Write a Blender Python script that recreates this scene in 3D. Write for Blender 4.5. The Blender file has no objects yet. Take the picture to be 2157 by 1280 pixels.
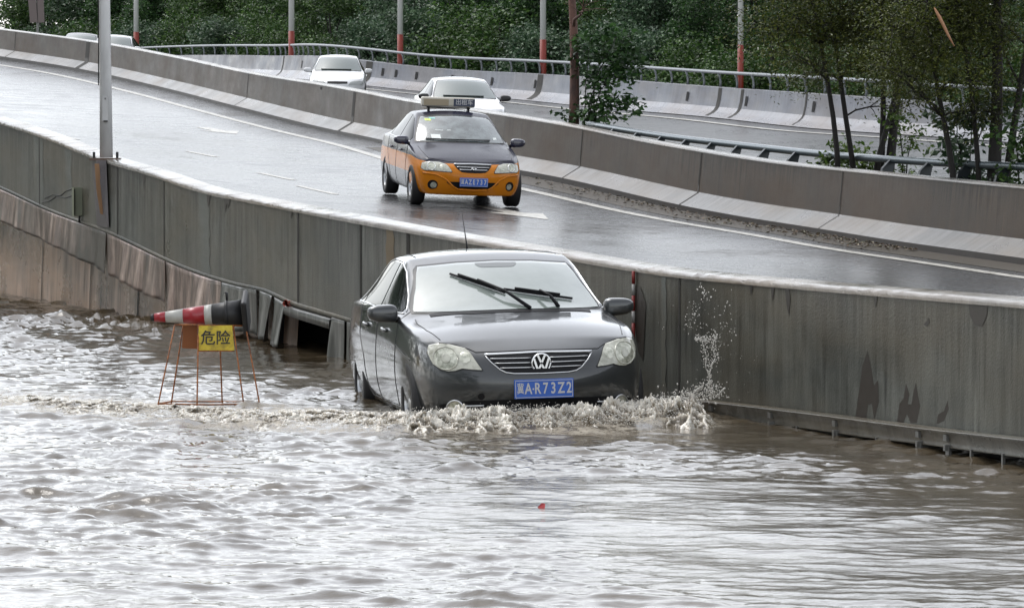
import bpy, bmesh, math, random
import numpy as np
from mathutils import Vector, Matrix
from mathutils.bvhtree import BVHTree
R = math.radians
C = bpy.context.scene.collection
scene = bpy.context.scene

# ---------------------------------------------------------------- camera
HC = 2.07                       # eye height above the flood water (z = 0)
PITCH = math.atan(340 / 8100)
cam = bpy.data.cameras.new('camera'); camo = bpy.data.objects.new('camera', cam); C.objects.link(camo)
cam.sensor_width = 36; cam.lens = 36 * 8100 / 2157; cam.clip_start = 0.5; cam.clip_end = 3000
camo.location = (0, 0, HC); camo.rotation_euler = (R(90) - PITCH, 0, 0)
scene.camera = camo

# ---------------------------------------------------------------- light
SUN_EL, SUN_ROT = R(58), R(-45)
w = bpy.data.worlds.new('World'); scene.world = w; w.use_nodes = True
nt = w.node_tree; nt.nodes.clear()
sky = nt.nodes.new('ShaderNodeTexSky'); sky.sky_type = 'NISHITA'; sky.sun_disc = False
sky.sun_elevation = SUN_EL; sky.sun_rotation = SUN_ROT; sky.air_density = 1.0; sky.dust_density = 1.2; sky.ozone_density = 1.0
hs = nt.nodes.new('ShaderNodeHueSaturation'); hs.inputs['Saturation'].default_value = 0.22
bg = nt.nodes.new('ShaderNodeBackground'); bg.inputs['Strength'].default_value = 0.15
wo = nt.nodes.new('ShaderNodeOutputWorld')
nt.links.new(sky.outputs[0], hs.inputs['Color']); nt.links.new(hs.outputs[0], bg.inputs[0]); nt.links.new(bg.outputs[0], wo.inputs[0])
sl = bpy.data.lights.new('sun', 'SUN'); sl.energy = 0.6; sl.angle = R(25); sl.color = (1, .97, .93)
so = bpy.data.objects.new('sun', sl); C.objects.link(so)
sd = Vector((math.sin(SUN_ROT) * math.cos(SUN_EL), math.cos(SUN_ROT) * math.cos(SUN_EL), math.sin(SUN_EL)))
so.rotation_euler = (-sd).to_track_quat('-Z', 'Y').to_euler(); so.location = (0, 0, 40)
vs = scene.view_settings; vs.view_transform = 'Standard'; vs.look = 'None'; vs.exposure = 1.2; vs.gamma = 1

# ---------------------------------------------------------------- helpers
def P(px, py, d):
    """world point at distance d for a position measured on the photograph"""
    cx = (px - 1078.5) / 8100; v = -(py - 640) / 8100
    a = PITCH
    dr = (cx, math.cos(a) + v * math.sin(a), -math.sin(a) + v * math.cos(a))
    k = d / dr[1]
    return Vector((dr[0] * k, d, HC + dr[2] * k))

def hermite(xs, ys):
    xs = np.array(xs, float); ys = np.array(ys, float)
    o = np.argsort(xs); xs = xs[o]; ys = ys[o]
    m = np.gradient(ys, xs)
    def f(x):
        x = np.asarray(x, float)
        i = np.clip(np.searchsorted(xs, x) - 1, 0, len(xs) - 2)
        h = xs[i + 1] - xs[i]; t = np.clip((x - xs[i]) / h, 0, 1)
        return ((2*t**3 - 3*t**2 + 1) * ys[i] + (t**3 - 2*t**2 + t) * h * m[i]
                + (-2*t**3 + 3*t**2) * ys[i+1] + (t**3 - t**2) * h * m[i+1])
    return f

def nd(nt, t, **kw):
    n = nt.nodes.new(t)
    for k, v in kw.items():
        if k.startswith('i_'): n.inputs[k[2:]].default_value = v
        else: setattr(n, k, v)
    return n
def pbr(name, col=(.5,.5,.5), rough=.6, metal=0, coat=0, spec=.5, trans=0, ior=None, sub=None):
    m = bpy.data.materials.new(name); m.use_nodes = True
    b = m.node_tree.nodes['Principled BSDF']
    b.inputs['Base Color'].default_value = (*col, 1); b.inputs['Roughness'].default_value = rough
    b.inputs['Metallic'].default_value = metal; b.inputs['Coat Weight'].default_value = coat; b.inputs['Coat Roughness'].default_value = .04
    b.inputs['Specular IOR Level'].default_value = spec
    if ior: b.inputs['IOR'].default_value = ior
    return m
def noise(m, scale=5, detail=4, sc=(1,1,1), coord='Object', rough=.55, loc=(0,0,0), dist=0):
    t = m.node_tree
    tc = nd(t, 'ShaderNodeTexCoord'); mp = nd(t, 'ShaderNodeMapping'); mp.inputs['Scale'].default_value = sc; mp.inputs['Location'].default_value = loc
    n = nd(t, 'ShaderNodeTexNoise'); n.inputs['Scale'].default_value = scale; n.inputs['Detail'].default_value = detail
    n.inputs['Roughness'].default_value = rough; n.inputs['Distortion'].default_value = dist
    t.links.new(tc.outputs[coord], mp.inputs[0]); t.links.new(mp.outputs[0], n.inputs[0])
    return n.outputs['Fac']
def ramp(m, fac, stops, const=False):
    t = m.node_tree; r = nd(t, 'ShaderNodeValToRGB'); cr = r.color_ramp
    if const: cr.interpolation = 'CONSTANT'
    while len(cr.elements) < len(stops): cr.elements.new(.5)
    for e, (p, c) in zip(cr.elements, stops):
        e.position = p; e.color = (*c, 1) if len(c) == 3 else c
    t.links.new(fac, r.inputs[0]); return r.outputs[0]
def g(v): return (v, v, v)
def mix(m, fac, a, b, mode='MIX'):
    t = m.node_tree; n = nd(t, 'ShaderNodeMix', data_type='RGBA', blend_type=mode)
    for s, v in ((0, fac), (6, a), (7, b)):
        if isinstance(v, (int, float)): n.inputs[s].default_value = v
        elif isinstance(v, tuple): n.inputs[s].default_value = (*v, 1)
        else: t.links.new(v, n.inputs[s])
    return n.outputs[2]
def math_(m, op, a, b=0.0):
    t = m.node_tree; n = nd(t, 'ShaderNodeMath', operation=op)
    for s, v in ((0, a), (1, b)):
        if isinstance(v, (int, float)): n.inputs[s].default_value = v
        else: t.links.new(v, n.inputs[s])
    return n.outputs[0]
def setin(m, name, sock):
    m.node_tree.links.new(sock, m.node_tree.nodes['Principled BSDF'].inputs[name])
def bump(m, fac, strength=.3, dist=.02):
    t = m.node_tree; b = nd(t, 'ShaderNodeBump'); b.inputs['Strength'].default_value = strength; b.inputs['Distance'].default_value = dist
    t.links.new(fac, b.inputs['Height']); setin(m, 'Normal', b.outputs[0])

# ---------------------------------------------------------------- mesh helpers
def link(name, me, mat=None, parent=None, smooth=True):
    o = bpy.data.objects.new(name, me); C.objects.link(o)
    if mat is not None and not me.materials:
        for mm in (mat if isinstance(mat, (list, tuple)) else [mat]): me.materials.append(mm)
    if smooth and len(me.polygons): me.polygons.foreach_set('use_smooth', [True] * len(me.polygons))
    if parent is not None: o.parent = parent
    return o
def tag(o, label=None, cat=None, group=None, kind=None):
    if label: o['label'] = label
    if cat: o['category'] = cat
    if group: o['group'] = group
    if kind: o['kind'] = kind
    return o
def thing(name, label, cat, loc=(0,0,0), rot=(0,0,0), group=None, kind=None):
    o = bpy.data.objects.new(name, None); C.objects.link(o); o.location = loc; o.rotation_euler = rot
    o.empty_display_size = .2
    return tag(o, label, cat, group, kind)
def copy_tree(o, parent=None):
    c = o.copy(); C.objects.link(c)
    if parent is not None: c.parent = parent
    for ch in list(o.children): copy_tree(ch, c)
    return c
def fmesh(V, F, name='m'):
    me = bpy.data.meshes.new(name); me.from_pydata([tuple(map(float, v)) for v in V], [], F); me.update(); return me
class MB:
    def __init__(s): s.V = []; s.F = []
    def add(s, V, F):
        n = len(s.V); s.V += [tuple(v) for v in V]; s.F += [[n + i for i in f] for f in F]; return s
    def box(s, c, size, rot=None):
        x, y, z = [k / 2 for k in size]; M = Matrix.Identity(3) if rot is None else rot
        V = [M @ Vector((sx*x, sy*y, sz*z)) + Vector(c) for sz in (-1,1) for sy in (-1,1) for sx in (-1,1)]
        return s.add(V, [[0,2,3,1],[4,5,7,6],[0,1,5,4],[2,6,7,3],[0,4,6,2],[1,3,7,5]])
    def tube(s, pts, r, n=8, cap=True):
        pts = [Vector(p) for p in pts]; rs = r if isinstance(r, (list, tuple)) else [r] * len(pts)
        V = []; F = []; u = None
        for i, p in enumerate(pts):
            d = (pts[min(i+1, len(pts)-1)] - pts[max(i-1, 0)]).normalized()
            if u is None:
                u = d.orthogonal().normalized()
            u = (u - d * u.dot(d))
            u = u.normalized() if u.length > 1e-6 else d.orthogonal().normalized()
            v = d.cross(u)
            for k in range(n):
                a = 2 * math.pi * k / n; V.append(p + (u * math.cos(a) + v * math.sin(a)) * rs[i])
        for i in range(len(pts) - 1):
            for k in range(n):
                F.append([i*n+k, i*n+(k+1) % n, (i+1)*n+(k+1) % n, (i+1)*n+k])
        if cap: F += [list(range(n))[::-1], [(len(pts)-1)*n+k for k in range(n)]]
        return s.add(V, F)
    def lathe(s, prof, n=24, M=None):   # prof: (r, h) about local z
        M = M or Matrix.Identity(4); V = []; F = []
        for r, h in prof:
            for k in range(n):
                a = 2*math.pi*k/n; V.append(M @ Vector((r*math.cos(a), r*math.sin(a), h)))
        for i in range(len(prof)-1):
            for k in range(n): F.append([i*n+k, i*n+(k+1) % n, (i+1)*n+(k+1) % n, (i+1)*n+k])
        F += [list(range(n))[::-1], [(len(prof)-1)*n+k for k in range(n)]]
        return s.add(V, F)
    def prism(s, poly, h, M=None):       # poly in local xy, extruded along z by h
        M = M or Matrix.Identity(4); n = len(poly)
        V = [M @ Vector((x, y, 0)) for x, y in poly] + [M @ Vector((x, y, h)) for x, y in poly]
        F = [list(range(n))[::-1], list(range(n, 2*n))] + [[k, (k+1) % n, n+(k+1) % n, n+k] for k in range(n)]
        return s.add(V, F)
    def build(s, name, mat, parent=None, smooth=False):
        me = fmesh(s.V, s.F, name); bm = bmesh.new(); bm.from_mesh(me); bmesh.ops.recalc_face_normals(bm, faces=bm.faces); bm.to_mesh(me); bm.free()
        return link(name, me, mat, parent, smooth)
def grid_mesh(rows, name='grid', closed=False, us=None):
    """rows: array [n][m][3] -> mesh with UV in metres (u along, v across)"""
    A = np.array(rows, float); n, m = A.shape[:2]
    V = A.reshape(-1, 3)
    i, j = np.meshgrid(np.arange(n-1), np.arange(m-1), indexing='ij'); a = (i*m+j).ravel()
    F = np.stack([a, a+1, a+m+1, a+m], 1)
    me = bpy.data.meshes.new(name)
    me.vertices.add(len(V)); me.vertices.foreach_set('co', V.ravel())
    me.loops.add(F.size); me.loops.foreach_set('vertex_index', F.ravel())
    me.polygons.add(len(F)); me.polygons.foreach_set('loop_start', np.arange(0, F.size, 4)); me.polygons.foreach_set('loop_total', np.full(len(F), 4))
    me.update(calc_edges=True)
    ul = me.uv_layers.new(name='UVMap')
    du = np.zeros(n); du[1:] = np.cumsum(np.linalg.norm(A[1:, 0] - A[:-1, 0], axis=1))
    dv = np.zeros((n, m)); dv[:, 1:] = np.cumsum(np.linalg.norm(A[:, 1:] - A[:, :-1], axis=2), axis=1)
    U = np.stack([np.repeat(du[:, None], m, 1), dv], 2).reshape(-1, 2)
    ul.data.foreach_set('uv', U[F.ravel()].ravel())
    return me
def grid_obj(name, rows, mat, parent=None, smooth=True, flip=False):
    A = np.array(rows, float)
    if flip: A = A[:, ::-1]
    return link(name, grid_mesh(A, name), mat, parent, smooth)

# ================================================================= MATERIALS
def concrete(name, dark, light, streak=1.0, rough=.75, drip=0, blotch=.4, brown=None):
    m = pbr(name, light, rough, spec=.4)
    n1 = noise(m, 1.0, 6, (5, .5, 1), 'UV', .68)             # vertical drips
    n2 = noise(m, .7, 6, (1, 1.5, 1), 'UV', .65, (3, 7, 0))     # blotches
    n3 = noise(m, 60, 3, (1, 1, 1), 'Object', .6)
    c = ramp(m, n1, [(.30, dark), (.62, light)])
    c2 = ramp(m, n2, [(.25, g(1 - blotch)), (.7, g(1.05))])
    c = mix(m, 1.0, c, c2, 'MULTIPLY')
    n4 = noise(m, 1.0, 4, (11, .30, 1), 'UV', .6, (9, 1, 0), dist=.3)
    c3 = ramp(m, n4, [(.60, g(1)), (.72, g(1 - .45 * streak))])
    c = mix(m, 1.0, c, c3, 'MULTIPLY')
    n5 = noise(m, 1.0, 3, (7, .22, 1), 'UV', .5, (31, 4, 0))
    c = mix(m, ramp(m, n5, [(.64, g(0)), (.74, g(.35 * streak))]), c, tuple(min(1, k * 1.7) for k in light))
    if drip:
        t_ = m.node_tree; tc_ = nd(t_, 'ShaderNodeTexCoord'); sx_ = nd(t_, 'ShaderNodeSeparateXYZ'); t_.links.new(tc_.outputs['UV'], sx_.inputs[0])
        nn_ = noise(m, 1.0, 4, (9, .25, 1), 'UV', .65, (17, 2, 0)); mk = math_(m, 'SUBTRACT', nn_, math_(m, 'MULTIPLY', sx_.outputs['Y'], drip))
        c = mix(m, ramp(m, mk, [(.40, g(0)), (.50, g(.75))]), c, tuple(k*.38 for k in dark))
    c = mix(m, ramp(m, noise(m, .33, 4, (1, 2.2, 1), 'UV', .6, (5, 5, 0)), [(.42, g(0)), (.62, g(.6))]), c, brown or tuple(k*f for k, f in zip(light, (.80, .66, .52))))
    c = mix(m, .22, c, n3, 'OVERLAY')
    setin(m, 'Base Color', c)
    bump(m, n3, .25, .01)
    setin(m, 'Roughness', ramp(m, n2, [(.3, g(rough - .3)), (.7, g(rough))]))
    return m
M_near = concrete('near_wall_concrete', (.052, .055, .047), (.155, .16, .14), 1.3, .55, drip=.26, blotch=.65)
M_cap = concrete('wet_coping', (.10, .092, .08), (.26, .245, .22), .8, .35)
M_lower = concrete('stained_lower_wall', (.030, .017, .011), (.62, .48, .39), 1.8, .45, blotch=.8)
M_median = concrete('median_concrete', (.062, .053, .044), (.082, .063, .046), 1.0, .6, drip=.36, blotch=.45)
M_flare = concrete('median_flare', (.10, .097, .092), (.225, .22, .21), 1.2, .5, blotch=.35)
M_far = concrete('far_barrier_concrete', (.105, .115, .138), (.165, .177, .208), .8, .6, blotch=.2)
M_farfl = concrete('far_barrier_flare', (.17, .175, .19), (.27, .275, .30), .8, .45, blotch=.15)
M_black = pbr('black_rubber', (.012, .012, .013), .5)
M_dark = pbr('shade_black', (.01, .01, .01), .9)  # near-black; shade in openings and under the ledge is put into this colour
M_joint = pbr('dirty_joint', (.028, .026, .022), .8)
M_kerb = pbr('wet_dirty_kerb', (.028, .023, .019), .5)
M_chrome = pbr('chrome', (.78, .79, .8), .12, 1)
M_chromew = pbr('brushed_chrome', (.72, .73, .74), .3, 1)

def wet_asphalt(name, col, rlo, rhi):
    m = pbr(name, col, rlo, spec=.6)
    n1 = noise(m, .35, 5, (1, 1, 1), 'Object', .6); n2 = noise(m, 90, 3, (1, 1, 1), 'Object', .7); n3 = noise(m, 2.2, 6, (1, 1, 1), 'Object', .7, (5, 2, 0))
    c = mix(m, 1.0, ramp(m, n1, [(.3, tuple(k * .7 for k in col)), (.7, tuple(k * 1.25 for k in col))]), ramp(m, n2, [(.3, g(.75)), (.7, g(1.2))]), 'MULTIPLY')
    setin(m, 'Base Color', c)
    f = mix(m, .5, n1, n3)
    setin(m, 'Roughness', ramp(m, f, [(.38, g(rlo)), (.62, g(rhi))]))
    b = mix(m, .35, n2, n3); bump(m, b, .06, .01)
    return m
M_road = wet_asphalt('wet_asphalt', (.035, .036, .038), .16, .34)
M_road2 = wet_asphalt('wet_far_asphalt', (.035, .035, .036), .22, .42)
M_paint = pbr('road_paint', (.62, .61, .56), .4)
setin(M_paint, 'Base Color', ramp(M_paint, noise(M_paint, 9, 5), [(.35, (.24, .23, .20)), (.55, (.48, .465, .42))]))

# ---------------------------------------------------------------- plan curves, X and Z as functions of distance Y
NPX = [(0, 258, 52.3), (100, 290, 49.5), (203, 332, 46.8), (320, 366, 44.1), (420, 400, 42.0), (560, 428, 39.6), (740, 463, 36.6), (950, 500, 35.0),
       (1149, 533, 33.3), (1400, 574, 30.9), (1490, 584, 29.9), (1600, 594, 29.0), (1800, 611, 27.5), (2157, 640, 25.0)]
pts = [P(a, b, d) for a, b, d in NPX]
ny = [p.y for p in pts] + [18, 8, -4, 62, 78, 124, 170]; nx = [p.x for p in pts] + [5.6, 8.6, 12, -10.2, -15.8, -31, -46]
nz = [p.z for p in pts] + [1.0, 1.0, 1.0, 2.85, 3.75, 6.0, 8.4]
Nx0, Nz0 = hermite(ny, nx), hermite(ny, nz)
_q = np.linspace(-4, 170, 1400)
def smooth(f, k):
    v = f(_q); ker = np.exp(-np.linspace(-2, 2, k) ** 2); ker /= ker.sum()
    vp = np.concatenate([v[0] + (v[0]-v[1]) * np.arange(k//2, 0, -1), v, v[-1] + (v[-1]-v[-2]) * np.arange(1, k//2 + 1)])
    s = np.convolve(vp, ker, 'valid')[:len(v)]
    return lambda y: np.interp(y, _q, s)
Nx = smooth(Nx0, 25); Nz = smooth(Nz0, 21)
# median: foot and top rows
MPX = [(0, 120, 62, 129), (180, 148, 86, 120), (375, 191, 122, 108), (525, 229, 154, 98), (720, 277, 186, 88), (817, 297, 205, 83), (1095, 360, 248, 69), (1215, 381, 268, 66),
       (1343, 410, 295, 63.2), (1461, 438, 316, 60.6), (1620, 468, 341, 57.6), (1765, 490, 357, 55), (1917, 515, 372, 52.3), (2157, 548, 395, 48.8)]
mf = [P(a, b, d) for a, b, c, d in MPX]; mt = [P(a, c, d) for a, b, c, d in MPX]
my = [p.y for p in mf] + [40, 30, 12, -4, 150, 185]; mx = [p.x for p in mf] + [9.4, 12.9, 18.5, 23, -24, -36]
mz = [p.z for p in mf] + [.3, .1, .05, .05, 6.0, 7.8]; mtz = [p.z for p in mt] + [1.25, 1.05, .98, .98, 6.95, 8.8]
_q2 = np.linspace(-4, 185, 1500)
def smooth2(f, k, q=_q2):
    v = f(q); ker = np.exp(-np.linspace(-2, 2, k) ** 2); ker /= ker.sum()
    vp = np.concatenate([v[0] + (v[0]-v[1]) * np.arange(k//2, 0, -1), v, v[-1] + (v[-1]-v[-2]) * np.arange(1, k//2 + 1)])
    s = np.convolve(vp, ker, 'valid')[:len(v)]
    return lambda y: np.interp(y, q, s)
Mx = smooth2(hermite(my, mx), 41); Mz = smooth2(hermite(my, mz), 41); Mt = smooth2(hermite(my, mtz), 31)
FPX = [(562, 162, 118, 150), (767, 177, 128, 132), (884, 190, 142, 128), (1124, 210, 156, 119), (1313, 229, 169, 110), (1502, 244, 184, 103), (1776, 273, 202, 94), (2028, 289, 220, 88), (2157, 299, 229, 85.5)]
ff = [P(a, b, d) for a, b, c, d in FPX]; ft = [P(a, c, d) for a, b, c, d in FPX]
fy = [p.y for p in ff] + [70, 50, 20, 168, 190, 220]; fx = [p.x for p in ff] + [17, 23, 32, -14.6, -22.5, -34]
fz = [p.z for p in ff] + [1.6, 1.0, .6, 5.1, 5.35, 5.5]; ftz = [p.z for p in ft] + [2.4, 1.8, 1.4, 5.85, 6.1, 6.25]
_q3 = np.linspace(20, 220, 1500)
Fx = smooth2(hermite(fy, fx), 61, _q3); Fz = smooth2(hermite(fy, fz), 61, _q3); Ft = smooth2(hermite(fy, ftz), 61, _q3)
def nrm(fx_, y, h=.5):
    t = np.array([fx_(y+h) - fx_(y-h), 2*h]); t /= np.linalg.norm(t); return np.array([t[1], -t[0]])   # points to +x side
def sweep(fx_, ys, prof):
    """prof(y) -> list of (offset along normal, absolute z)"""
    rows = []
    for y in ys:
        n = nrm(fx_, y); x = float(fx_(y)); rows.append([(x + n[0]*o, y + n[1]*o, z) for o, z in prof(y)])
    return rows
def span(a, b, st): return np.linspace(a, b, max(2, int(abs(b-a)/st) + 1))

# ================================================================= SETTING
# ground sheet to the horizon, submerged road level
M_ground = pbr('ground_dark', (.06, .055, .045), .9)
setin(M_ground, 'Base Color', ramp(M_ground, noise(M_ground, .6, 6), [(.3, (.035, .04, .025)), (.7, (.08, .07, .05))]))
me = fmesh([(-1500, -1500, -.30), (1500, -1500, -.30), (1500, 1500, -.30), (-1500, 1500, -.30)], [[0, 1, 2, 3]])
tag(link('ground', me, M_ground), kind='structure')
IN_H = .86
def road_z(u, zl, zr, y):
    return zl + (zr - zl) * u - .30 * 4 * u * (1-u) * np.clip((y - 30) / 30, 0, 1) * 0.9
def road_rows(y0, y1, st, u0=0., u1=1., nu=29, dz=0.):
    rows = []
    for y in span(y0, y1, st):
        y2 = min(y + 5, 184); nl = nrm(Nx, y)
        a = np.array([float(Nx(y)) + nl[0]*.2, y + nl[1]*.2]); b = np.array([float(Mx(y2)), y2])
        zl = float(Nz(y)) - IN_H; zr = float(Mz(y2))
        rows.append([(*(a + (b-a)*u), road_z(u, zl, zr, y) + dz) for u in np.linspace(u0, u1, nu)])
    return rows
RR = road_rows(4, 165, .6)
tag(grid_obj('road', RR, M_road), kind='structure')
# white edge line beside the median, lane dashes and arrow
def line_u(y, off):  # u that lies off metres from the median
    y2 = min(y+5, 184); a = np.array([float(Nx(y)), y]); b = np.array([float(Mx(y2)), y2]); L = np.linalg.norm(b-a); return 1 - off / L, L
def strip_on_road(y0, y1, o0, o1, dz=.006, st=.5):
    rows = []
    for y in span(y0, y1, st):
        u0, L = line_u(y, o0); u1, _ = line_u(y, o1)
        y2 = min(y+5, 184); nl = nrm(Nx, y); a = np.array([float(Nx(y)) + nl[0]*.2, y + nl[1]*.2]); b = np.array([float(Mx(y2)), y2])
        zl = float(Nz(y)) - IN_H; zr = float(Mz(y2))
        # sample on the road's own chords so the strip stays just above it
        def zz(u):
            k = u * 28; i = int(min(27, math.floor(k))); f = k - i
            return road_z(i/28, zl, zr, y)*(1-f) + road_z((i+1)/28, zl, zr, y)*f
        rows.append([(*(a + (b-a)*u), zz(u) + dz) for u in (u1, (u0+u1)/2, u0)])
    return rows
tag(grid_obj('edge_line', strip_on_road(6, 160, 1.55, 1.36), M_paint), kind='structure')
def road_bvh(rows):
    A = np.array(rows); n, m = A.shape[:2]; V = [Vector(p) for p in A.reshape(-1, 3)]
    F = [[i*m+j, i*m+j+1, (i+1)*m+j+1, (i+1)*m+j] for i in range(n-1) for j in range(m-1)]
    return BVHTree.FromPolygons(V, F)
BR = road_bvh(RR)
def hit(bv, px, py):
    o = Vector((0, 0, HC)); d = (P(px, py, 50) - o).normalized(); h = bv.ray_cast(o, d); return h[0], h[1]
def road_mark(name, px, py, polys, label=None, width=1.0):
    """polys in road metres (across, along) round the point of the road seen at px,py"""
    h, _ = hit(BR, px, py)
    if h is None: return
    t = np.array([Nx(h.y+1) - Nx(h.y-1), 2.]); t /= np.linalg.norm(t); nn = np.array([t[1], -t[0]])
    mb = MB()
    for poly in polys:
        rows = []
        (a0, l0), (a1, l1), (b0, l2), (b1, l3) = poly
        for k in np.linspace(0, 1, 8):
            row = []
            for (aa, ll) in ((a0 + (b1-a0)*k, l0 + (l3-l0)*k), (a1 + (b0-a1)*k, l1 + (l2-l1)*k)):
                q = np.array([h.x, h.y]) + nn*aa + t*ll; r = BR.ray_cast(Vector((q[0], q[1], 30)), Vector((0, 0, -1)))[0]
                row.append((q[0], q[1], (r.z if r else h.z) + .006))
            rows.append(row)
        A = np.array(rows).reshape(-1, 3); mb.add(A, [[2*i, 2*i+1, 2*i+3, 2*i+2] for i in range(7)])
    tag(mb.build(name, M_paint), kind='structure')
ARROW = [[(-.08, 0), (.08, 0), (.08, 3.2), (-.08, 3.2)], [(-.45, 0), (.45, 0), (.02, -2.2), (-.02, -2.2)]]
ARROW = [[(-.15, 0), (.15, 0), (.15, 1.6), (-.15, 1.6)], [(-.45, .02), (.45, .02), (.03, -1.5), (-.03, -1.5)]]
road_mark('lane_arrow', 1085, 449, ARROW); road_mark('lane_arrow', 462, 276, ARROW)
DASH = [[(-.07, -1.1), (.07, -1.1), (.07, 1.1), (-.07, 1.1)]]
for px, py in ((668, 401), (582, 372), (425, 325), (140, 289)): road_mark('lane_line', px, py, DASH)

# ---------------------------------------------------------------- near parapet wall
_ys = np.linspace(6, 120, 3000); _pxs = np.array([1078.5 + 8100 * float(Nx(y)) / y for y in _ys])
_o = np.argsort(_pxs)
def y_at(px): return float(np.interp(px, _pxs[_o], _ys[_o]))
BPX = [(-60, 372), (0, 395), (100, 441), (220, 486), (402, 569), (505, 601), (560, 613), (600, 632), (700, 664), (740, 676), (800, 690)]
bz = [(y_at(a), P(a, b, y_at(a)).z) for a, b in BPX]
bz += [(75, 2.4), (120, 4.6), (165, 6.9)]
Nb = hermite([a for a, _ in bz], [b for _, b in bz])
Y_END = y_at(752)
def par_prof(y):
    z = float(Nz(y)); b = float(Nb(y)) if y > Y_END else -.32
    k = np.clip((y - 30) / 20, 0, 1)
    return [(0.0, b + (z-b) * t) for t in np.linspace(1, 0, 6)]
wall = thing('ramp_wall', 'long weathered grey concrete parapet wall of the ramp, standing in the flood water behind the grey sedan', 'wall', (0, 0, 0))
ysA = np.concatenate([span(-3, 22, .3), span(22.05, 60, .08), span(60.2, 165, .45)])
rows = sweep(Nx, ysA, par_prof)
face = grid_obj('outer_face', rows, M_near, wall)
rng = np.random.default_rng(5)
jit = {float(y): rng.normal(0, .006) for y in ysA}
def cap_prof(y):
    z = float(Nz(y)); j = jit.get(float(y), 0)*1.3
    return [(-.012, z - .03), (-.012 + j*.5, z + .004 + j), (.06, z + .014 + j*.4), (.22, z + .030), (.235, z - .02)]
grid_obj('coping', sweep(Nx, ysA, cap_prof), M_cap, wall)
def inn_prof(y):
    z = float(Nz(y)); return [(.22, z + .02), (.22, z - .55), (.34, z - IN_H - .1)]
grid_obj('inner_face', sweep(Nx, ysA, inn_prof), M_median, wall)
# soffit lip along the foot of the parapet
def lip_prof(y):
    b = float(Nb(y)); return [(0.004, b + .025), (-.018, b + .02), (-.018, b - .02), (.30, b - .02)]
grid_obj('foot_lip', sweep(Nx, span(Y_END + .05, 160, .5), lip_prof), M_near, wall)
# joints between the cast panels
def joint(name, fx_, y, prof_fn, wdt, parent, push, mat=None):
    rows = []
    for yy in (y - wdt/2, y + wdt/2):
        n = nrm(fx_, yy); x = float(fx_(yy))
        rows.append([(x + n[0]*(o + push), yy + n[1]*(o + push), z) for o, z in prof_fn(yy)])
    return grid_obj(name, rows, mat or (M_joint if 'joint' in name else M_dark), parent, False)
for px, wdt in ((84, .05), (248, .06), (346, .035), (628, .07), (1432, .035), (860, .05), (760, .03)):
    joint('panel_joint', Nx, y_at(px), par_prof, wdt, wall, -.004)
# peeled, darker scabs of the surface (own shapes) on the right part of the wall
M_scab = pbr('bare_wet_patch', (.034, .028, .022), .45)
def scab(px_poly):
    mb = MB(); V = []
    for px, py in px_poly:
        y = y_at(px); p = P(px, py, y); n = nrm(Nx, y); V.append((p.x - n[0]*.006, p.y - n[1]*.006, p.z))
    mb.add(V, [list(range(len(V)))]); tri = mb.build('bare_patch', M_scab, wall)
scab([(1803, 880), (1812, 815), (1818, 770), (1829, 738), (1838, 780), (1842, 812), (1851, 800), (1853, 845), (1843, 885), (1838, 850), (1830, 852), (1826, 885)])
scab([(1891, 888), (1896, 850), (1905, 838), (1910, 806), (1917, 830), (1914, 850), (1921, 852), (1926, 825), (1931, 805), (1936, 835), (1940, 855), (1933, 890), (1920, 890), (1912, 872), (1904, 892)])
scab([(1973, 898), (1978, 872), (1990, 865), (1998, 843), (2000, 862), (1988, 893)])
scab([(2042, 640), (2082, 645), (2080, 665), (2070, 688), (2055, 684), (2045, 665)])
scab([(1947, 683), (1955, 675), (1958, 668), (1960, 680), (1953, 688)])
scab([(1654, 597), (1663, 598), (1666, 630), (1663, 665), (1658, 640)])
scab([(1340, 600), (1350, 604), (1362, 640), (1356, 760), (1345, 740), (1338, 680)])
for px, h in ((1580, 26), (1625, 34), (1842, 30), (300, 26), (436, 30), (472, 34), (478, 24), (610, 18)):
    yt = float(np.interp(px, [a for a, _, _ in NPX], [b for _, b, _ in NPX])) + 4
    scab([(px, yt), (px + 8, yt + 1), (px + 6, yt + h * .6), (px + 3, yt + h), (px + 1, yt + h * .5)])
# paler washed streaks of the surface
M_pale = concrete('lime_wash_streak', (.10, .115, .105), (.155, .17, .16), .5, .6)
def streak(px0, px1, wob, mat=M_pale, t0=.02, t1=.97):
    y0, y1 = y_at(px0), y_at(px1); rr = random.Random(px0); rows = []
    ns = 14
    for k in range(ns + 1):
        t = t0 + (t1-t0) * k / ns; row = []
        ea, eb = y0 + rr.uniform(-1, 1)*wob*.35, y1 + rr.uniform(-1, 1)*wob*.35
        for y in np.linspace(ea, eb, 9):
            n = nrm(Nx, y); z = float(Nz(y)); b = float(Nb(y)) if y > Y_END else 0.
            row.append((float(Nx(y)) - n[0]*.003, y - n[1]*.003, z + (b - z)*t))
        rows.append(row)
    grid_obj('pale_streak', rows, mat, wall, False)
streak(72, 92, .1); streak(138, 152, .08); streak(418, 442, .12)
streak(1395, 1404, .05); streak(814, 829, .05, pbr('ochre_streak', (.15, .115, .07), .6))
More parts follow.
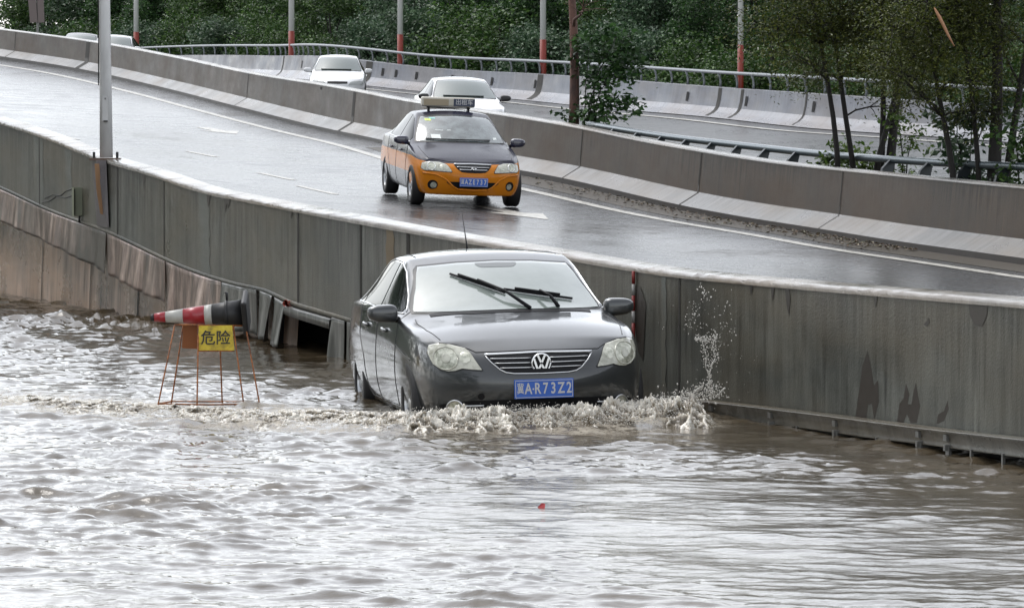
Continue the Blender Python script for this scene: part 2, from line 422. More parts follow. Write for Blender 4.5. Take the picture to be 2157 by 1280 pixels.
# lower wall under the overhanging deck
def low_prof(y): 
    b = float(Nb(y)); return [(.22, b), (.20, b*.5), (.16, -.32)]
_e = 0
lw = thing('lower_wall', 'pinkish brown stained concrete wall under the ramp, rising straight out of the water at left', 'wall')
grid_obj('face', sweep(Nx, span(y_at(588), 120, .4), low_prof), M_lower, lw)
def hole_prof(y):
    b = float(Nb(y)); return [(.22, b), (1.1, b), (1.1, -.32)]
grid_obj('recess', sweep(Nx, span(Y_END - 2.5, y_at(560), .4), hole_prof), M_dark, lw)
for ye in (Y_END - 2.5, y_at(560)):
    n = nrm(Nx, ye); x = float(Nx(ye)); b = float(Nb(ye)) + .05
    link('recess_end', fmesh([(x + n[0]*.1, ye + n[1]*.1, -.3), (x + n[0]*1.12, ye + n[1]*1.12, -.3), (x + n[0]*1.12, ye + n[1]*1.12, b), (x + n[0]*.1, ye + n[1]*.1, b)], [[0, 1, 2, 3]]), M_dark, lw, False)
for px, wd in ((259, .05), (60, .03), (160, .03)): joint('panel_joint', Nx, y_at(px), low_prof, wd, lw, -.01)

# hanging metal cladding sheets along the deck edge
M_sheet = pbr('wet_metal_sheet', (.30, .26, .24), .34, .55)
_c = ramp(M_sheet, noise(M_sheet, 1.0, 5, (5, 1.2, 1), 'UV', .7), [(.30, (.05, .053, .045)), (.46, (.17, .12, .10)), (.60, (.42, .32, .27)), (.72, (.62, .54, .48))])
_u = nd(M_sheet.node_tree, 'ShaderNodeTexCoord')
_c = mix(M_sheet, ramp(M_sheet, noise(M_sheet, .35, 3, (1, 1, 1), 'UV'), [(.45, g(0)), (.6, g(.85))]), _c, (.07, .07, .062))
setin(M_sheet, 'Base Color', _c)
M_sheet2 = pbr('grey_metal_sheet', (.22, .22, .20), .32, .6)
setin(M_sheet2, 'Base Color', ramp(M_sheet2, noise(M_sheet2, 1.0, 4, (8, .8, 1), 'UV', .6), [(.3, (.05, .05, .045)), (.55, (.12, .12, .11)), (.75, (.3, .29, .27))]))
SPX = [(-400, 340), (-80, 425), (0, 458), (100, 508), (140, 524), (170, 541), (205, 560), (237, 581), (280, 597), (310, 615), (354, 636), (365, 660), (400, 676), (450, 686), (500, 694), (530, 700)]
def sheet(name, px0, px1, label, mat, seed, amp=.05, n=None, gapbot=0, group='hanging cladding sheets'):
    rr = np.random.default_rng(seed); n = n or max(8, int((px1-px0) * .9)); rows = []
    pxs = np.linspace(px0, px1, n); folds = np.zeros(n)
    ph = rr.uniform(0, 6, 4)
    for k, f in enumerate((.025, .055, .11, .19)): folds += np.sin(pxs * f * 2 + ph[k]) / (1 + k)
    folds = np.abs(folds) ** .8 * np.sign(folds)
    for px, fo in zip(pxs, folds):
        y = y_at(px); b = float(Nb(y)); n_ = nrm(Nx, y); x = float(Nx(y))
        pe = float(np.interp(px, [a for a, _ in SPX], [c for _, c in SPX])) if px < 531 else float(np.interp(px, [531, 600, 700, 748], [700, 728, 768, 776]))
        zl = P(px, pe, y - .1).z + (rr.uniform(-.02, .02) if gapbot else 0)
        row = []
        for t in np.linspace(0, 1, 12):
            off = -.03 - .03*t - amp * fo * (t ** .8) * .7
            row.append((x + n_[0]*off, y + n_[1]*off, (b - .01) + (zl - b) * t))
        rows.append(row)
    me = grid_mesh(rows, name); o = link(name, me, mat)
    md = o.modifiers.new('s', 'SOLIDIFY'); md.thickness = .004
    return tag(o, label, 'metal sheet', group)
sheet('cladding_sheet', -420, 228, 'long pinkish brown wet cladding sheet under the parapet left of the dark joint', M_sheet, 3, .035)
sheet('cladding_sheet', 230, 352, 'creased brown cladding sheet hanging below the parapet, right of the junction box', M_sheet, 4, .05)
sheet('cladding_sheet', 354, 470, 'crumpled shiny cladding sheet hanging to the water behind the tip of the traffic cone', M_sheet, 5, .07)
sheet('cladding_sheet', 472, 545, 'grey cladding sheet hanging behind the black base of the traffic cone', M_sheet2, 6, .06)
sheet('cladding_sheet', 552, 578, 'narrow bent grey strip of cladding just right of the cone base', M_sheet2, 7, .09, 24)
sheet('cladding_sheet', 583, 606, 'torn bent strip of grey cladding at the left edge of the dark opening', M_sheet2, 8, .10, 24)
sheet('cladding_sheet', 704, 731, 'bent grey strip of cladding at the right edge of the dark opening', M_sheet2, 9, .06, 24)
sheet('cladding_sheet', 736, 752, 'slim strip of grey cladding hanging just behind the rear of the grey sedan', M_sheet2, 10, .03, 14)
# beam across the opening
mb = MB(); 
def beam_prof(y): b = float(Nb(y)); return [(.02, b - .03), (-.05, b - .035), (-.05, b - .125), (.02, b - .13), (.02, b - .03)]
bo = grid_obj('steel_beam', sweep(Nx, span(y_at(703), y_at(607), .2), beam_prof), M_sheet2, None, False)
tag(bo, 'rusty grey steel beam across the top of the dark opening in the ramp wall', 'beam')
dl = MB(); rr_ = random.Random(4)
for k in range(26):
    p = P(rr_.uniform(597, 627), rr_.uniform(634, 646), y_at(610) - .08); a = rr_.uniform(0, 3.1)
    dl.box(p, (.035, .004, .02), Matrix.Rotation(a, 3, 'Y'))
M_red = pbr('faded_red', (.45, .06, .035), .5)
tag(dl.build('red_debris', M_red), 'small red and orange scraps caught on the top of the steel beam', 'debris')

# steel ledge (drain tray) along the right part of the wall
tray = thing('steel_ledge', 'long grey steel ledge with brackets just above the water at the right wall', 'ledge')
TPX = [(1468, 836, 866), (1560, 849, 880), (1640, 858, 891), (1700, 865, 898), (1800, 877, 911), (1900, 890, 926), (2000, 903, 938), (2157, 921, 959), (2350, 943, 985)]
M_ledge = concrete('stained_ledge', (.06, .057, .048), (.16, .155, .132), .8, .4)
def tray_pt(px, off):
    y = y_at(px); n = nrm(Nx, y); return y, n
ys_t = [y_at(a) for a, _, _ in TPX]
zt_ = [P(a, b, y_at(a) - .28).z for a, b, c in TPX]; zb_ = [P(a, c, y_at(a) - .28).z for a, b, c in TPX]
Tt = hermite(ys_t + [18, 8], zt_ + [.28, .3]); Tb = hermite(ys_t + [18, 8], zb_ + [.14, .15])
def tray_prof(y):
    a, b = float(Tt(y)), float(Tb(y)); return [(-.02, a - .015), (-.27, a), (-.285, a - .004), (-.265, a - .02), (-.24, b + .01), (-.255, b), (-.20, b + .005), (-.02, a - .05)]
grid_obj('tray', sweep(Nx, span(8, y_at(1468), .25), tray_prof), M_ledge, tray, False)
me = fmesh([Vector(p) for p in sweep(Nx, [y_at(1468)], tray_prof)[0]], [[0, 1, 2, 3, 4, 5, 6, 7]]); link('end_plate', me, M_ledge, tray, False)
grid_obj('painted_shade', sweep(Nx, span(8, y_at(1455), .25), lambda y: [(-.006, float(Tb(y)) + .02), (-.006, -.3)]), M_dark, tray, False)  # dark strip on the wall below the tray, painted in place of shade
M_steel = pbr('dull_steel', (.22, .22, .21), .4, .7)
def bracket(px, wide=False):
    y = y_at(px); n = nrm(Nx, y); x = float(Nx(y)); a, b = float(Tt(y)), float(Tb(y)); mb = MB()
    rot = Matrix.Rotation(math.atan2(n[1], n[0]), 3, 'Z')
    wd = .05 if wide else .02
    def at(o, z): return (x + n[0]*o, y + n[1]*o, z)
    if wide:
        mb.box(at(-.268, (a+b)/2 + .01), (.02, .05, .04), rot); mb.box(at(-.262, b + .0), (.04, .03, .04), rot)
    mb.box(at(-.25, b - .04), (.02, wd, .10), rot); mb.box(at(-.14, b - .01), (.22, wd, .02), rot)
    mb.build('bracket', M_steel, tray)
for px, wv in ((1532, 0), (1566, 1), (1596, 0), (1668, 0), (1693, 1), (1747, 0), (1832, 1), (1918, 0), (2012, 1), (2072, 1), (2122, 0), (2190, 0)): bracket(px, wv)

# red and white gauge post against the wall, right of the sedan
gp = thing('gauge_post', 'thin red and white striped gauge post fixed to the wall behind the sedan mirror', 'post')
yg = y_at(1334); base = P(1334, 820, yg - .06)
M_whitep = pbr('white_paint', (.34, .33, .31), .5); M_redp = pbr('red_paint', (.22, .025, .02), .5)
ztop = P(1334, 571, yg - .06).z; zz = -.3; k = 0
segs = [(571, 598, 1), (598, 622, 0), (622, 655, 1), (655, 680, 0), (680, 720, 1), (720, 830, 0)]
for a, b, c in segs:
    za, zb = P(1334, a, yg - .06).z, P(1334, b, yg - .06).z
    mb = MB(); mb.tube([(base.x, base.y, zb), (base.x, base.y, za)], .014, 10); mb.build('red_band' if c else 'white_band', M_redp if c else M_whitep, gp, True)

# ---------------------------------------------------------------- median barrier
med = thing('median_barrier', 'brown grey concrete median barrier with pale flared foot curving up behind the taxi', 'barrier')
ysM = span(2, 180, .6)
def med_face(y):
    z, t = float(Mz(y)), float(Mt(y)); return [(-.06 + .06*k, z + .26 + (t - z - .26)*k) for k in (1, .75, .5, .25, 0)]
def med_cap(y): t = float(Mt(y)); return [(-.012, t - .02), (-.012, t + .004), (.02, t + .016), (.22, t + .016), (.24, t - .02)]
def med_back(y): t, z = float(Mt(y)), float(Mz(y)); return [(.22, t), (.22, z + .05), (.40, z - .3)]
def med_flare(y): z = float(Mz(y)); return [(-.37, z + .07), (-.36, z + .085), (-.07, z + .255), (-.062, z + .275)]
def med_kerb(y): z = float(Mz(y)); return [(-.40, z - .25), (-.37, z + .075)]
grid_obj('face', sweep(Mx, ysM, med_face), M_median, med); grid_obj('flared_foot', sweep(Mx, ysM, med_flare), M_flare, med)
M_medcap = concrete('median_coping', (.14, .132, .12), (.24, .23, .215), .5, .4)
grid_obj('coping', sweep(Mx, ysM, med_cap), M_medcap, med, False); grid_obj('back', sweep(Mx, ysM, med_back), M_median, med); grid_obj('kerb', sweep(Mx, ysM, med_kerb), M_kerb, med)
_ysm = np.linspace(10, 170, 3000); _pxm = np.array([1078.5 + 8100*float(Mx(y))/y for y in _ysm]); _om = np.argsort(_pxm)
def ym_at(px): return float(np.interp(px, _pxm[_om], _ysm[_om]))
def med_all(y): return med_kerb(y)[1:] + med_flare(y)[1:] + med_face(y)[::-1] 
for px, wd in ((748, .26), (188, .42), (1228, .04), (1478, .05), (1776, .03), (525, .05), (36, .07)):
    joint('panel_joint', Mx, ym_at(px), med_all, wd, med, -.006)
for px in (678,):
    y = ym_at(px); joint('drain_slot', Mx, y, lambda q: [(-.004, float(Mt(q)) - .25), (-.004, float(Mt(q)) - .05)], .2, med, -.006)
# gutter dirt and fallen leaves along the median foot
tag(grid_obj('gutter_dirt', strip_on_road(6, 75, 1.05, .42, .004), pbr('gutter_dirt', (.05, .041, .029), .6)), kind='structure')
rr_ = np.random.default_rng(11); V = []; F = []
for k in range(900):
    y = 46 + abs(rr_.normal(0, 9)); off = .45 + abs(rr_.normal(0, .28)); 
    if off > 1.5: continue
    u, L = line_u(y, off); y2 = y + 5; nl = nrm(Nx, y); a = np.array([float(Nx(y)) + nl[0]*.2, y + nl[1]*.2]); b = np.array([float(Mx(y2)), y2])
    q = a + (b - a)*u; z = road_z(u, float(Nz(y)) - IN_H, float(Mz(y2)), y) + .022
    s = rr_.uniform(.015, .045); an = rr_.uniform(0, 6.28); c, s_ = math.cos(an)*s, math.sin(an)*s; n0 = len(V)
    V += [(q[0]+c, q[1]+s_, z), (q[0]-s_*.6, q[1]+c*.6, z+rr_.uniform(0, .02)), (q[0]-c, q[1]-s_, z), (q[0]+s_*.6, q[1]-c*.6, z+rr_.uniform(0, .02))]; F.append([n0, n0+1, n0+2, n0+3])
M_litter = pbr('fallen_leaves', (.2, .13, .06), .6)
gi = nd(M_litter.node_tree, 'ShaderNodeNewGeometry')
setin(M_litter, 'Base Color', ramp(M_litter, gi.outputs['Random Per Island'], [(0, (.04, .028, .016)), (.55, (.11, .065, .028)), (.9, (.07, .075, .03)), (1, (.28, .23, .15))]))
tag(link('fallen_leaves', fmesh(V, F), M_litter, smooth=False), 'brown fallen leaves gathered in the gutter along the median barrier foot', 'leaves', kind='stuff')

# ---------------------------------------------------------------- far roadway, barrier, railing
def far_rows(y0, y1, st):
    rows = []
    for y in span(y0, y1, st):
        y2 = min(y + 6, 219); n = nrm(Mx, y); a = np.array([float(Mx(y)) + n[0]*.35, y + n[1]*.35]); b = np.array([float(Fx(y2)), y2])
        za, zb = float(Mz(y)) - .05 - .5*float(np.clip((y-85)/30, 0, 1)), float(Fz(y2))
        rows.append([(*(a + (b-a)*u), za + (zb-za)*u - .12*4*u*(1-u)) for u in np.linspace(0, 1, 20)])
    return rows
FR = far_rows(16, 178, .8); tag(grid_obj('far_road', FR, M_road2), kind='structure'); BF = road_bvh(FR)
rows = []
for y in span(40, 176, .6):
    y2 = y + 6; n = nrm(Mx, y); a = np.array([float(Mx(y)) + n[0]*.35, y + n[1]*.35]); b = np.array([float(Fx(y2)), y2]); L = np.linalg.norm(b-a)
    za, zb = float(Mz(y)) - .05 - .5*float(np.clip((y-85)/30, 0, 1)), float(Fz(y2)); r = []
    for off in (1.5, 1.3): u = 1 - off/L; r.append((*(a + (b-a)*u), za + (zb-za)*u - .12*4*u*(1-u) + .016))
    rows.append(r)
tag(grid_obj('far_edge_line', rows, M_paint), kind='structure')
fb = thing('far_barrier', 'pale bluish grey concrete barrier with whitish flared foot along the far roadway', 'barrier')
ysF = span(30, 216, .8)
def ff_(y): z, t = float(Fz(y)), float(Ft(y)); h = t - z; return [(-.10, z + .34*h), (-.05, z + .6*h), (-.01, t)]
def ffl(y): z, t = float(Fz(y)), float(Ft(y)); h = t - z; return [(-.45, z), (-.40, z + .03), (-.24, z + .14*h), (-.15, z + .24*h), (-.10, z + .34*h)]
def fca(y): t = float(Ft(y)); return [(-.01, t), (.0, t+.01), (.25, t + .01), (.25, t - 1.5)]
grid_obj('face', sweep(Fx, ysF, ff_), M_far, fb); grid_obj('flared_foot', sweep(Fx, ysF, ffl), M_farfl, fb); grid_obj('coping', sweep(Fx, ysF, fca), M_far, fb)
_ysf = np.linspace(60, 219, 3000); _pxf = np.array([1078.5 + 8100*float(Fx(y))/y for y in _ysf]); _of = np.argsort(_pxf)
def yf_at(px): return float(np.interp(px, _pxf[_of], _ysf[_of]))
def fall(y): return ffl(y)[1:] + ff_(y)[1:]
for px, wd in ((780, .5), (1140, .5), (1518, .25), (1565, .2), (1700, .1), (600, .3), (1900, .08)): joint('panel_joint', Fx, yf_at(px), fall, wd, fb, -.008)
for px in (810, 838, 881, 956, 1040, 1131, 1452, 1576, 1718, 700, 640):
    joint('drain_slot', Fx, yf_at(px), lambda q: [(-.07, float(Fz(q)) + .45*(float(Ft(q))-float(Fz(q)))), (-.03, float(Fz(q)) + .78*(float(Ft(q))-float(Fz(q))))], .16, fb, -.02)
M_rail = pbr('galvanised_rail', (.20, .215, .23), .4, .4); M_raild = pbr('dark_rail_post', (.025, .032, .038), .35, .2)
M_rail2 = pbr('blue_grey_rail', (.10, .125, .14), .25, .4)
fr = thing('far_railing', 'grey metal tube railing with curved posts on top of the far barrier', 'railing')
def path(fx_, fz_, ys, off, dz): 
    out = []
    for y in ys: n = nrm(fx_, y); out.append((float(fx_(y)) + n[0]*off, y + n[1]*off, float(fz_(y)) + dz))
    return out
mb = MB(); mb.tube(path(Fx, Ft, span(60, 196, 1.5), .10, .40), .045, 8); mb.build('top_rail', M_rail, fr, True)
pm = None; cnt = 0; y = 60.5
while y < 190 and cnt < 98:
    n = nrm(Fx, y); x = float(Fx(y)); z = float(Ft(y))
    if pm is None:
        mb = MB(); mb.tube([(.16, 0, 0), (.17, 0, .12), (.15, 0, .26), (.10, 0, .39)], [.035, .032, .03, .03], 6); o = mb.build('post', M_rail, fr, True); pm = o
    else: o = pm.copy(); C.objects.link(o)
    o.location = (x, y, z); o.rotation_euler = (0, 0, math.atan2(n[1], n[0])); cnt += 1
    y += 1.28 * abs(n[0]) if y < 150 else 2.2
mb = MB(); 
rail = thing('median_railing', 'blue grey tube railing with thick slanted posts just behind the median barrier', 'railing')
RPX = [(1240, 262, 68), (1300, 272, 66.5), (1397, 287, 64.2), (1557, 306, 61), (1734, 325, 57.8), (1965, 342, 54), (2157, 352, 51), (2400, 366, 47.5)]
rp = [P(a, b, d) for a, b, d in RPX]; Rx = hermite([p.y for p in rp], [p.x for p in rp]); Rz = hermite([p.y for p in rp], [p.z for p in rp])
mb = MB(); mb.tube(path(Rx, Rz, span(47.6, 68, .6), 0, 0), .055, 10); mb.build('top_rail', M_rail2, rail, True)
pm = None; _yr = np.linspace(47.6, 68, 800); _pr = np.array([1078.5 + 8100*float(Rx(y))/y for y in _yr]); _or = np.argsort(_pr)
for px in (1296, 1346, 1397, 1449, 1503, 1558, 1617, 1680, 1745, 1880, 1960, 2040, 2122, 2210):
    y = float(np.interp(px, _pr[_or], _yr[_or])); n = nrm(Rx, y); 
    if pm is None:
        mb = MB(); M4 = Matrix.Identity(4)
        poly = [(-.02, .03), (.05, .05), (.0, -.12), (-.06, -.42), (-.24, -.42), (-.17, -.12)]
        Mx4 = Matrix(((1, 0, 0, 0), (0, 0, 1, -.035), (0, 1, 0, 0), (0, 0, 0, 1)))
        mb.prism(poly, .07, Mx4); o = mb.build('post', M_raild, rail); pm = o
    else: o = pm.copy(); C.objects.link(o)
    o.location = (float(Rx(y)), y, float(Rz(y))); o.rotation_euler = (0, 0, math.atan2(n[1], n[0]) )
# narrow planted strip between the median and its railing
M_soil = pbr('soil', (.07, .06, .04), .9)
tag(grid_obj('verge', [[(float(Mx(y)) + nrm(Mx, y)[0]*o, y + nrm(Mx, y)[1]*o, float(Mt(y)) - .30) for o in (.21, 1.2, 2.0)] for y in span(44, 70, 1)], M_soil), kind='structure')
# wooded bank behind the far barrier
rows = []
for y in span(30, 205, 3):
    n = nrm(Fx, y); x = float(Fx(y)); z = float(Ft(y)); rows.append([(x + n[0]*o, y + n[1]*o, z + dz) for o, dz in ((.24, -1.2), (2, -1.1), (8, -.9), (20, -.2), (45, .6), (140, 2))])
M_bank = pbr('bank_ground', (.035, .04, .02), .9)
tag(grid_obj('bank', rows, M_bank), kind='structure')
# ================================================================= FLOOD WATER
def spectral(n, size, lo, hi, seed, power=1.0, aniso=1.0):
    """random periodic height field, wavelengths lo..hi metres, unit rms"""
    r = np.random.default_rng(seed); k = np.fft.fftfreq(n, size/n)
    kx, ky = np.meshgrid(k, k, indexing='ij'); kk = np.sqrt((kx*aniso)**2 + ky**2) + 1e-9
    lam = 1/kk; amp = np.where((lam > lo*.6) & (lam < hi*1.6), 1., 0) * np.exp(-np.clip(lo/lam - 1, 0, None)**2*3) * np.exp(-np.clip(lam/hi - 1, 0, None)**2*4) * kk**(-power)
    f = np.fft.ifft2(amp * (r.normal(size=(n, n)) + 1j*r.normal(size=(n, n)))).real
    return f / f.std()
def sample(f, size, x, y):
    n = f.shape[0]; u = (x/size*n) % n; v = (y/size*n) % n
    i = u.astype(int); j = v.astype(int); a = u - i; b = v - j; i %= n; j %= n; i1 = (i+1) % n; j1 = (j+1) % n
    return f[i, j]*(1-a)*(1-b) + f[i1, j]*a*(1-b) + f[i, j1]*(1-a)*b + f[i1, j1]*a*b
WA = spectral(1024, 9.7, .16, .8, 1, 1.3, 2.1); WB = spectral(512, 4.3, .05, .22, 2, 1.2, 1.4); WC = spectral(256, 40, 3, 12, 3, 1); WD = spectral(256, 23, 1.5, 5, 8, 1)
def wave(x, y):
    xr, yr = x*.96 - y*.28, x*.28 + y*.96
    gust = np.clip(1 + .45*sample(WC, 40, x, y*.7), .35, 2)
    a = sample(WA, 9.7, xr, yr); a = np.sign(a)*np.abs(a)**1.1 - .15*a*a*-1
    gust = gust*(1 + .8*np.clip((y-31)/10, 0, 1))
    return gust*(.0068*a + .0021*sample(WB, 4.3, x*.8+y*.35, y*.93-x*.36)) + .005*sample(WD, 23, x, y)
def crest(x):   # front line of the brown bow wave
    return np.interp(x, [-5, -3.9, -3.2, -2.6, -1.9, -1.2, -.7, -.2, .5, 1.0, 1.4, 2], [31, 30.0, 29.2, 28.7, 28.0, 27.6, 27.45, 27.4, 27.4, 27.6, 28.0, 28.6])
def crest_h(x):
    return np.interp(x, [-5, -3.9, -3.0, -2.2, -1.2, -.8, 0, .6, 1.0, 1.33, 1.5, 1.8], [.0, .03, .04, .05, .06, .10, .135, .135, .16, .19, .02, .0])
def crest_w(x):
    return np.interp(x, [-5, -3, -1.5, -.9, -.5, 1, 1.6], [1.2, 1.4, 1.7, 1.4, .9, 1.0, 1.1])
yr_ = [9.]; 
while yr_[-1] < 78: yr_.append(yr_[-1] * 1.0017)
Y = np.array(yr_)[:, None]; U = np.linspace(-1, 1, 560)[None, :]
X = U * (.142*Y + 1.6); Y = np.broadcast_to(Y, X.shape)
Z = wave(X, Y)
t = (Y - crest(X)) / crest_w(X)
Z = Z + crest_h(X)*.45*np.exp(-((t - .35)/.35)**2)
# wake slopes beside the car
X, Y, Z, t = X[:, ::-1], Y[:, ::-1], Z[:, ::-1], t[:, ::-1]
me = grid_mesh(np.stack([X, Y, Z], 2), 'water')
_fr = np.exp(-((t - .55)/.85)**4)*np.clip((1.7 - X)/.4, 0, 1)*np.clip((X + 5.2)/1.5, .0, 1)*np.clip(.55 + .45*sample(WB, 4.3, X*1.3, Y*1.3) + .35*sample(WA, 9.7, X, Y), 0, 1)
_at = me.attributes.new('froth', 'FLOAT', 'POINT'); _at.data.foreach_set('value', _fr.ravel().astype(np.float32))
M_water = pbr('flood_water', (.08, .066, .048), .03, spec=.5, ior=1.45)
n1 = noise(M_water, 11, 5, (.6, 1, 1), 'Object', .65, dist=.4); n2 = noise(M_water, 34, 4, (.6, 1, 1), 'Object', .6, (3, 3, 0))
bump(M_water, mix(M_water, .4, n1, n2), .12, .035)
_wa = nd(M_water.node_tree, 'ShaderNodeAttribute'); _wa.attribute_name = 'froth'
_wf = math_(M_water, 'MULTIPLY', _wa.outputs['Fac'], ramp(M_water, noise(M_water, 30, 5, rough=.7), [(.35, g(.15)), (.6, g(1))]))
setin(M_water, 'Roughness', ramp(M_water, _wf, [(0, g(.03)), (.6, g(.5))]))
setin(M_water, 'Base Color', mix(M_water, _wf, ramp(M_water, noise(M_water, .8, 5), [(.3, (.045, .034, .021)), (.7, (.085, .066, .042))]), (.42, .37, .29)))
tag(link('water', me, M_water), kind='structure')
me = fmesh([(-120, -20, -.07), (60, -20, -.07), (60, 160, -.07), (-120, 160, -.07)], [[0, 1, 2, 3]])
tag(link('outer_water', me, M_water), kind='structure')

# frothy brown bow wave pushed up by the sedan
M_foam = pbr('brown_foam', (.5, .44, .36), .18, spec=.5)
FA = spectral(512, 3.1, .09, .32, 21, 1.3); FB = spectral(512, 1.7, .03, .09, 22, 1.1); FC = spectral(256, 6.1, .3, 1.2, 23, 1)
xs = np.arange(-4.6, 1.49, .008); rows = []
Xf, Tf = np.meshgrid(xs, np.linspace(-.12, 1.05, 190), indexing='ij')
Yf = crest(Xf) + Tf*crest_w(Xf) + .14*sample(FC, 6.1, Xf, Xf*0) + .05*sample(FA, 3.1, Xf, Xf*0)
a = sample(FA, 3.1, Xf, Yf); b = sample(FB, 1.7, Xf, Yf); c = sample(FC, 6.1, Xf, Yf)
ridge = 1 - np.abs(a)*.8
prof = np.clip((Tf + .12)/.50, 0, 1)**.9 * np.clip((1.05 - Tf)/.65, 0, 1)**1.0
edge = np.clip((Tf + .12)/.1, 0, 1) * np.clip((1.05 - Tf)/.15, 0, 1)
H = crest_h(Xf)
Zf = wave(Xf, Yf) - .03*(1-edge) - .006 + prof*H*(.78 + .30*c*.6 + .28*ridge) + np.clip(prof*1.3, 0, 1)*H*(.24*(.75-np.abs(a)) + .16*(.7-np.abs(b)))
Yf = Yf + edge*(.03*sample(FA, 3.1, Xf + 1.3, Yf)*prof)
me = grid_mesh(np.stack([Xf, Yf, Zf], 2), 'bow_wave')
at_ = me.attributes.new('froth', 'FLOAT', 'POINT'); at_.data.foreach_set('value', np.clip(.95 - .75*np.abs(a) - .35*np.abs(b) + .15*c, 0, 1).ravel().astype(np.float32))
fc = ramp(M_foam, noise(M_foam, 16, 6, (1, 1, 1), 'Object', .7), [(.34, (.05, .04, .026)), (.47, (.17, .14, .10)), (.57, (.30, .265, .21)), (.70, (.48, .45, .40))])
fa_ = nd(M_foam.node_tree, 'ShaderNodeAttribute'); fa_.attribute_name = 'froth'
fr_ = ramp(M_foam, math_(M_foam, 'ADD', math_(M_foam, 'MULTIPLY', fa_.outputs['Fac'], .6), math_(M_foam, 'MULTIPLY', noise(M_foam, 40, 5, rough=.7), .5)), [(.30, (.06, .046, .028)), (.41, (.20, .165, .11)), (.51, (.46, .41, .33)), (.62, (.80, .77, .69))])
setin(M_foam, 'Base Color', mix(M_foam, .35, fr_, fc)); bump(M_foam, noise(M_foam, 45, 4, rough=.6), .3, .012)
M_foam.node_tree.nodes['Principled BSDF'].inputs['Subsurface Weight'].default_value = .6; M_foam.node_tree.nodes['Principled BSDF'].inputs['Subsurface Scale'].default_value = .012; M_foam.node_tree.nodes['Principled BSDF'].inputs['Subsurface Radius'].default_value = (1, .92, .8)
tag(link('bow_wave', me, M_foam), 'frothy brown bow wave churned up in front of the grey sedan', 'wave', kind='stuff')
# droplets thrown up
ico = bmesh.new(); bmesh.ops.create_icosphere(ico, subdivisions=1, radius=1); IV = np.array([v.co[:] for v in ico.verts]); IF = [[v.index for v in f.verts] for f in ico.faces]; ico.free()
def drops(name, P3, rad, mat, stretch=None):
    n = len(P3); V = (IV[None]*rad[:, None, None]*(1 if stretch is None else stretch[:, None, :]) + P3[:, None]).reshape(-1, 3)
    F = (np.array(IF)[None] + (np.arange(n)*len(IV))[:, None, None]).reshape(-1, 3)
    me = bpy.data.meshes.new(name); me.vertices.add(len(V)); me.vertices.foreach_set('co', V.ravel()); me.loops.add(F.size); me.loops.foreach_set('vertex_index', F.ravel())
    me.polygons.add(len(F)); me.polygons.foreach_set('loop_start', np.arange(0, F.size, 3)); me.polygons.foreach_set('loop_total', np.full(len(F), 3)); me.update(calc_edges=True)
    return link(name, me, mat)
r = np.random.default_rng(77); n = 7000
x = np.concatenate([r.uniform(-3.8, 1.4, n*2//5), r.uniform(-.75, 1.42, n*3//5)]); tt = r.uniform(-.05, .6, len(x))
y = crest(x) + tt*crest_w(x)*.7; hh = crest_h(x); z = hh*(.15 + .80*np.clip((tt+.12)/.5, 0, 1)) + np.abs(r.normal(0, .20, len(x)))*hh
M_drop = pbr('splash_foam', (.55, .53, .48), .2)
tag(drops('splash_droplets', np.stack([x, y, z], 1), r.uniform(.001, .0038, len(x))*np.where(r.random(len(x)) < .08, 1.7, 1), M_drop, np.stack([r.uniform(.7, 1.8, len(x)), r.uniform(.7, 1.5, len(x)), r.uniform(.6, 1.4, len(x))], 1)), 'pale drops and froth tossed along the top of the bow wave', 'splash', kind='stuff')
# jet of spray against the wall right of the car
pts = []; rad = []
def jet(px0, py0, px1, py1, k, s, r0):
    for i in range(k):
        t = r.random(); pts.append(tuple(P(px0 + (px1-px0)*t + r.normal(0, s), py0 + (py1-py0)*t + r.normal(0, s), 28.9 + r.normal(0, .12)))); rad.append(r.uniform(.3, .75)*r0)
jet(1497, 835, 1494, 768, 80, 3.2, .008); jet(1494, 780, 1503, 712, 80, 8, .006); jet(1465, 712, 1504, 716, 70, 4, .009); jet(1504, 700, 1512, 760, 60, 5, .009)
jet(1480, 715, 1490, 775, 50, 5, .008); jet(1475, 605, 1490, 625, 26, 7, .009); jet(1470, 640, 1450, 690, 40, 9, .007); jet(1515, 640, 1545, 730, 40, 14, .007)
jet(1440, 640, 1560, 800, 90, 26, .005); jet(1440, 825, 1525, 830, 170, 7, .008); jet(1470, 808, 1520, 818, 90, 7, .008); jet(1380, 845, 1500, 835, 260, 10, .011)
wj = tag(drops('water_jet', np.array(pts), np.array(rad), M_drop, np.stack([r.uniform(.7, 1.3, len(pts)), np.ones(len(pts)), r.uniform(.8, 1.6, len(pts))], 1)), 'thin white jet of splashed drops rising against the wall, right of the sedan', 'splash', kind='stuff')
rj = random.Random(12)
for pl, r0 in (([(1498, 842), (1496, 815), (1493, 790), (1500, 768), (1508, 750)], .011), ([(1493, 790), (1486, 772), (1488, 750), (1482, 730), (1477, 714), (1466, 711)], .008), ([(1508, 750), (1500, 735), (1504, 718), (1512, 702)], .009), ([(1488, 716), (1477, 714)], .006), ([(1455, 835), (1470, 818), (1484, 812)], .014), ([(1512, 838), (1520, 822), (1530, 815)], .012)):
    q = []
    for (a0, b0), (a1, b1) in zip(pl[:-1], pl[1:]):
        for k in range(4): q.append(P(a0 + (a1-a0)*k/4 + rj.uniform(-1, 1), b0 + (b1-b0)*k/4, 28.9))
    mb = MB(); mb.tube(q, [r0*rj.uniform(.2, .65) for _ in q], 6); mb.build('water_strand', M_drop, wj, True)
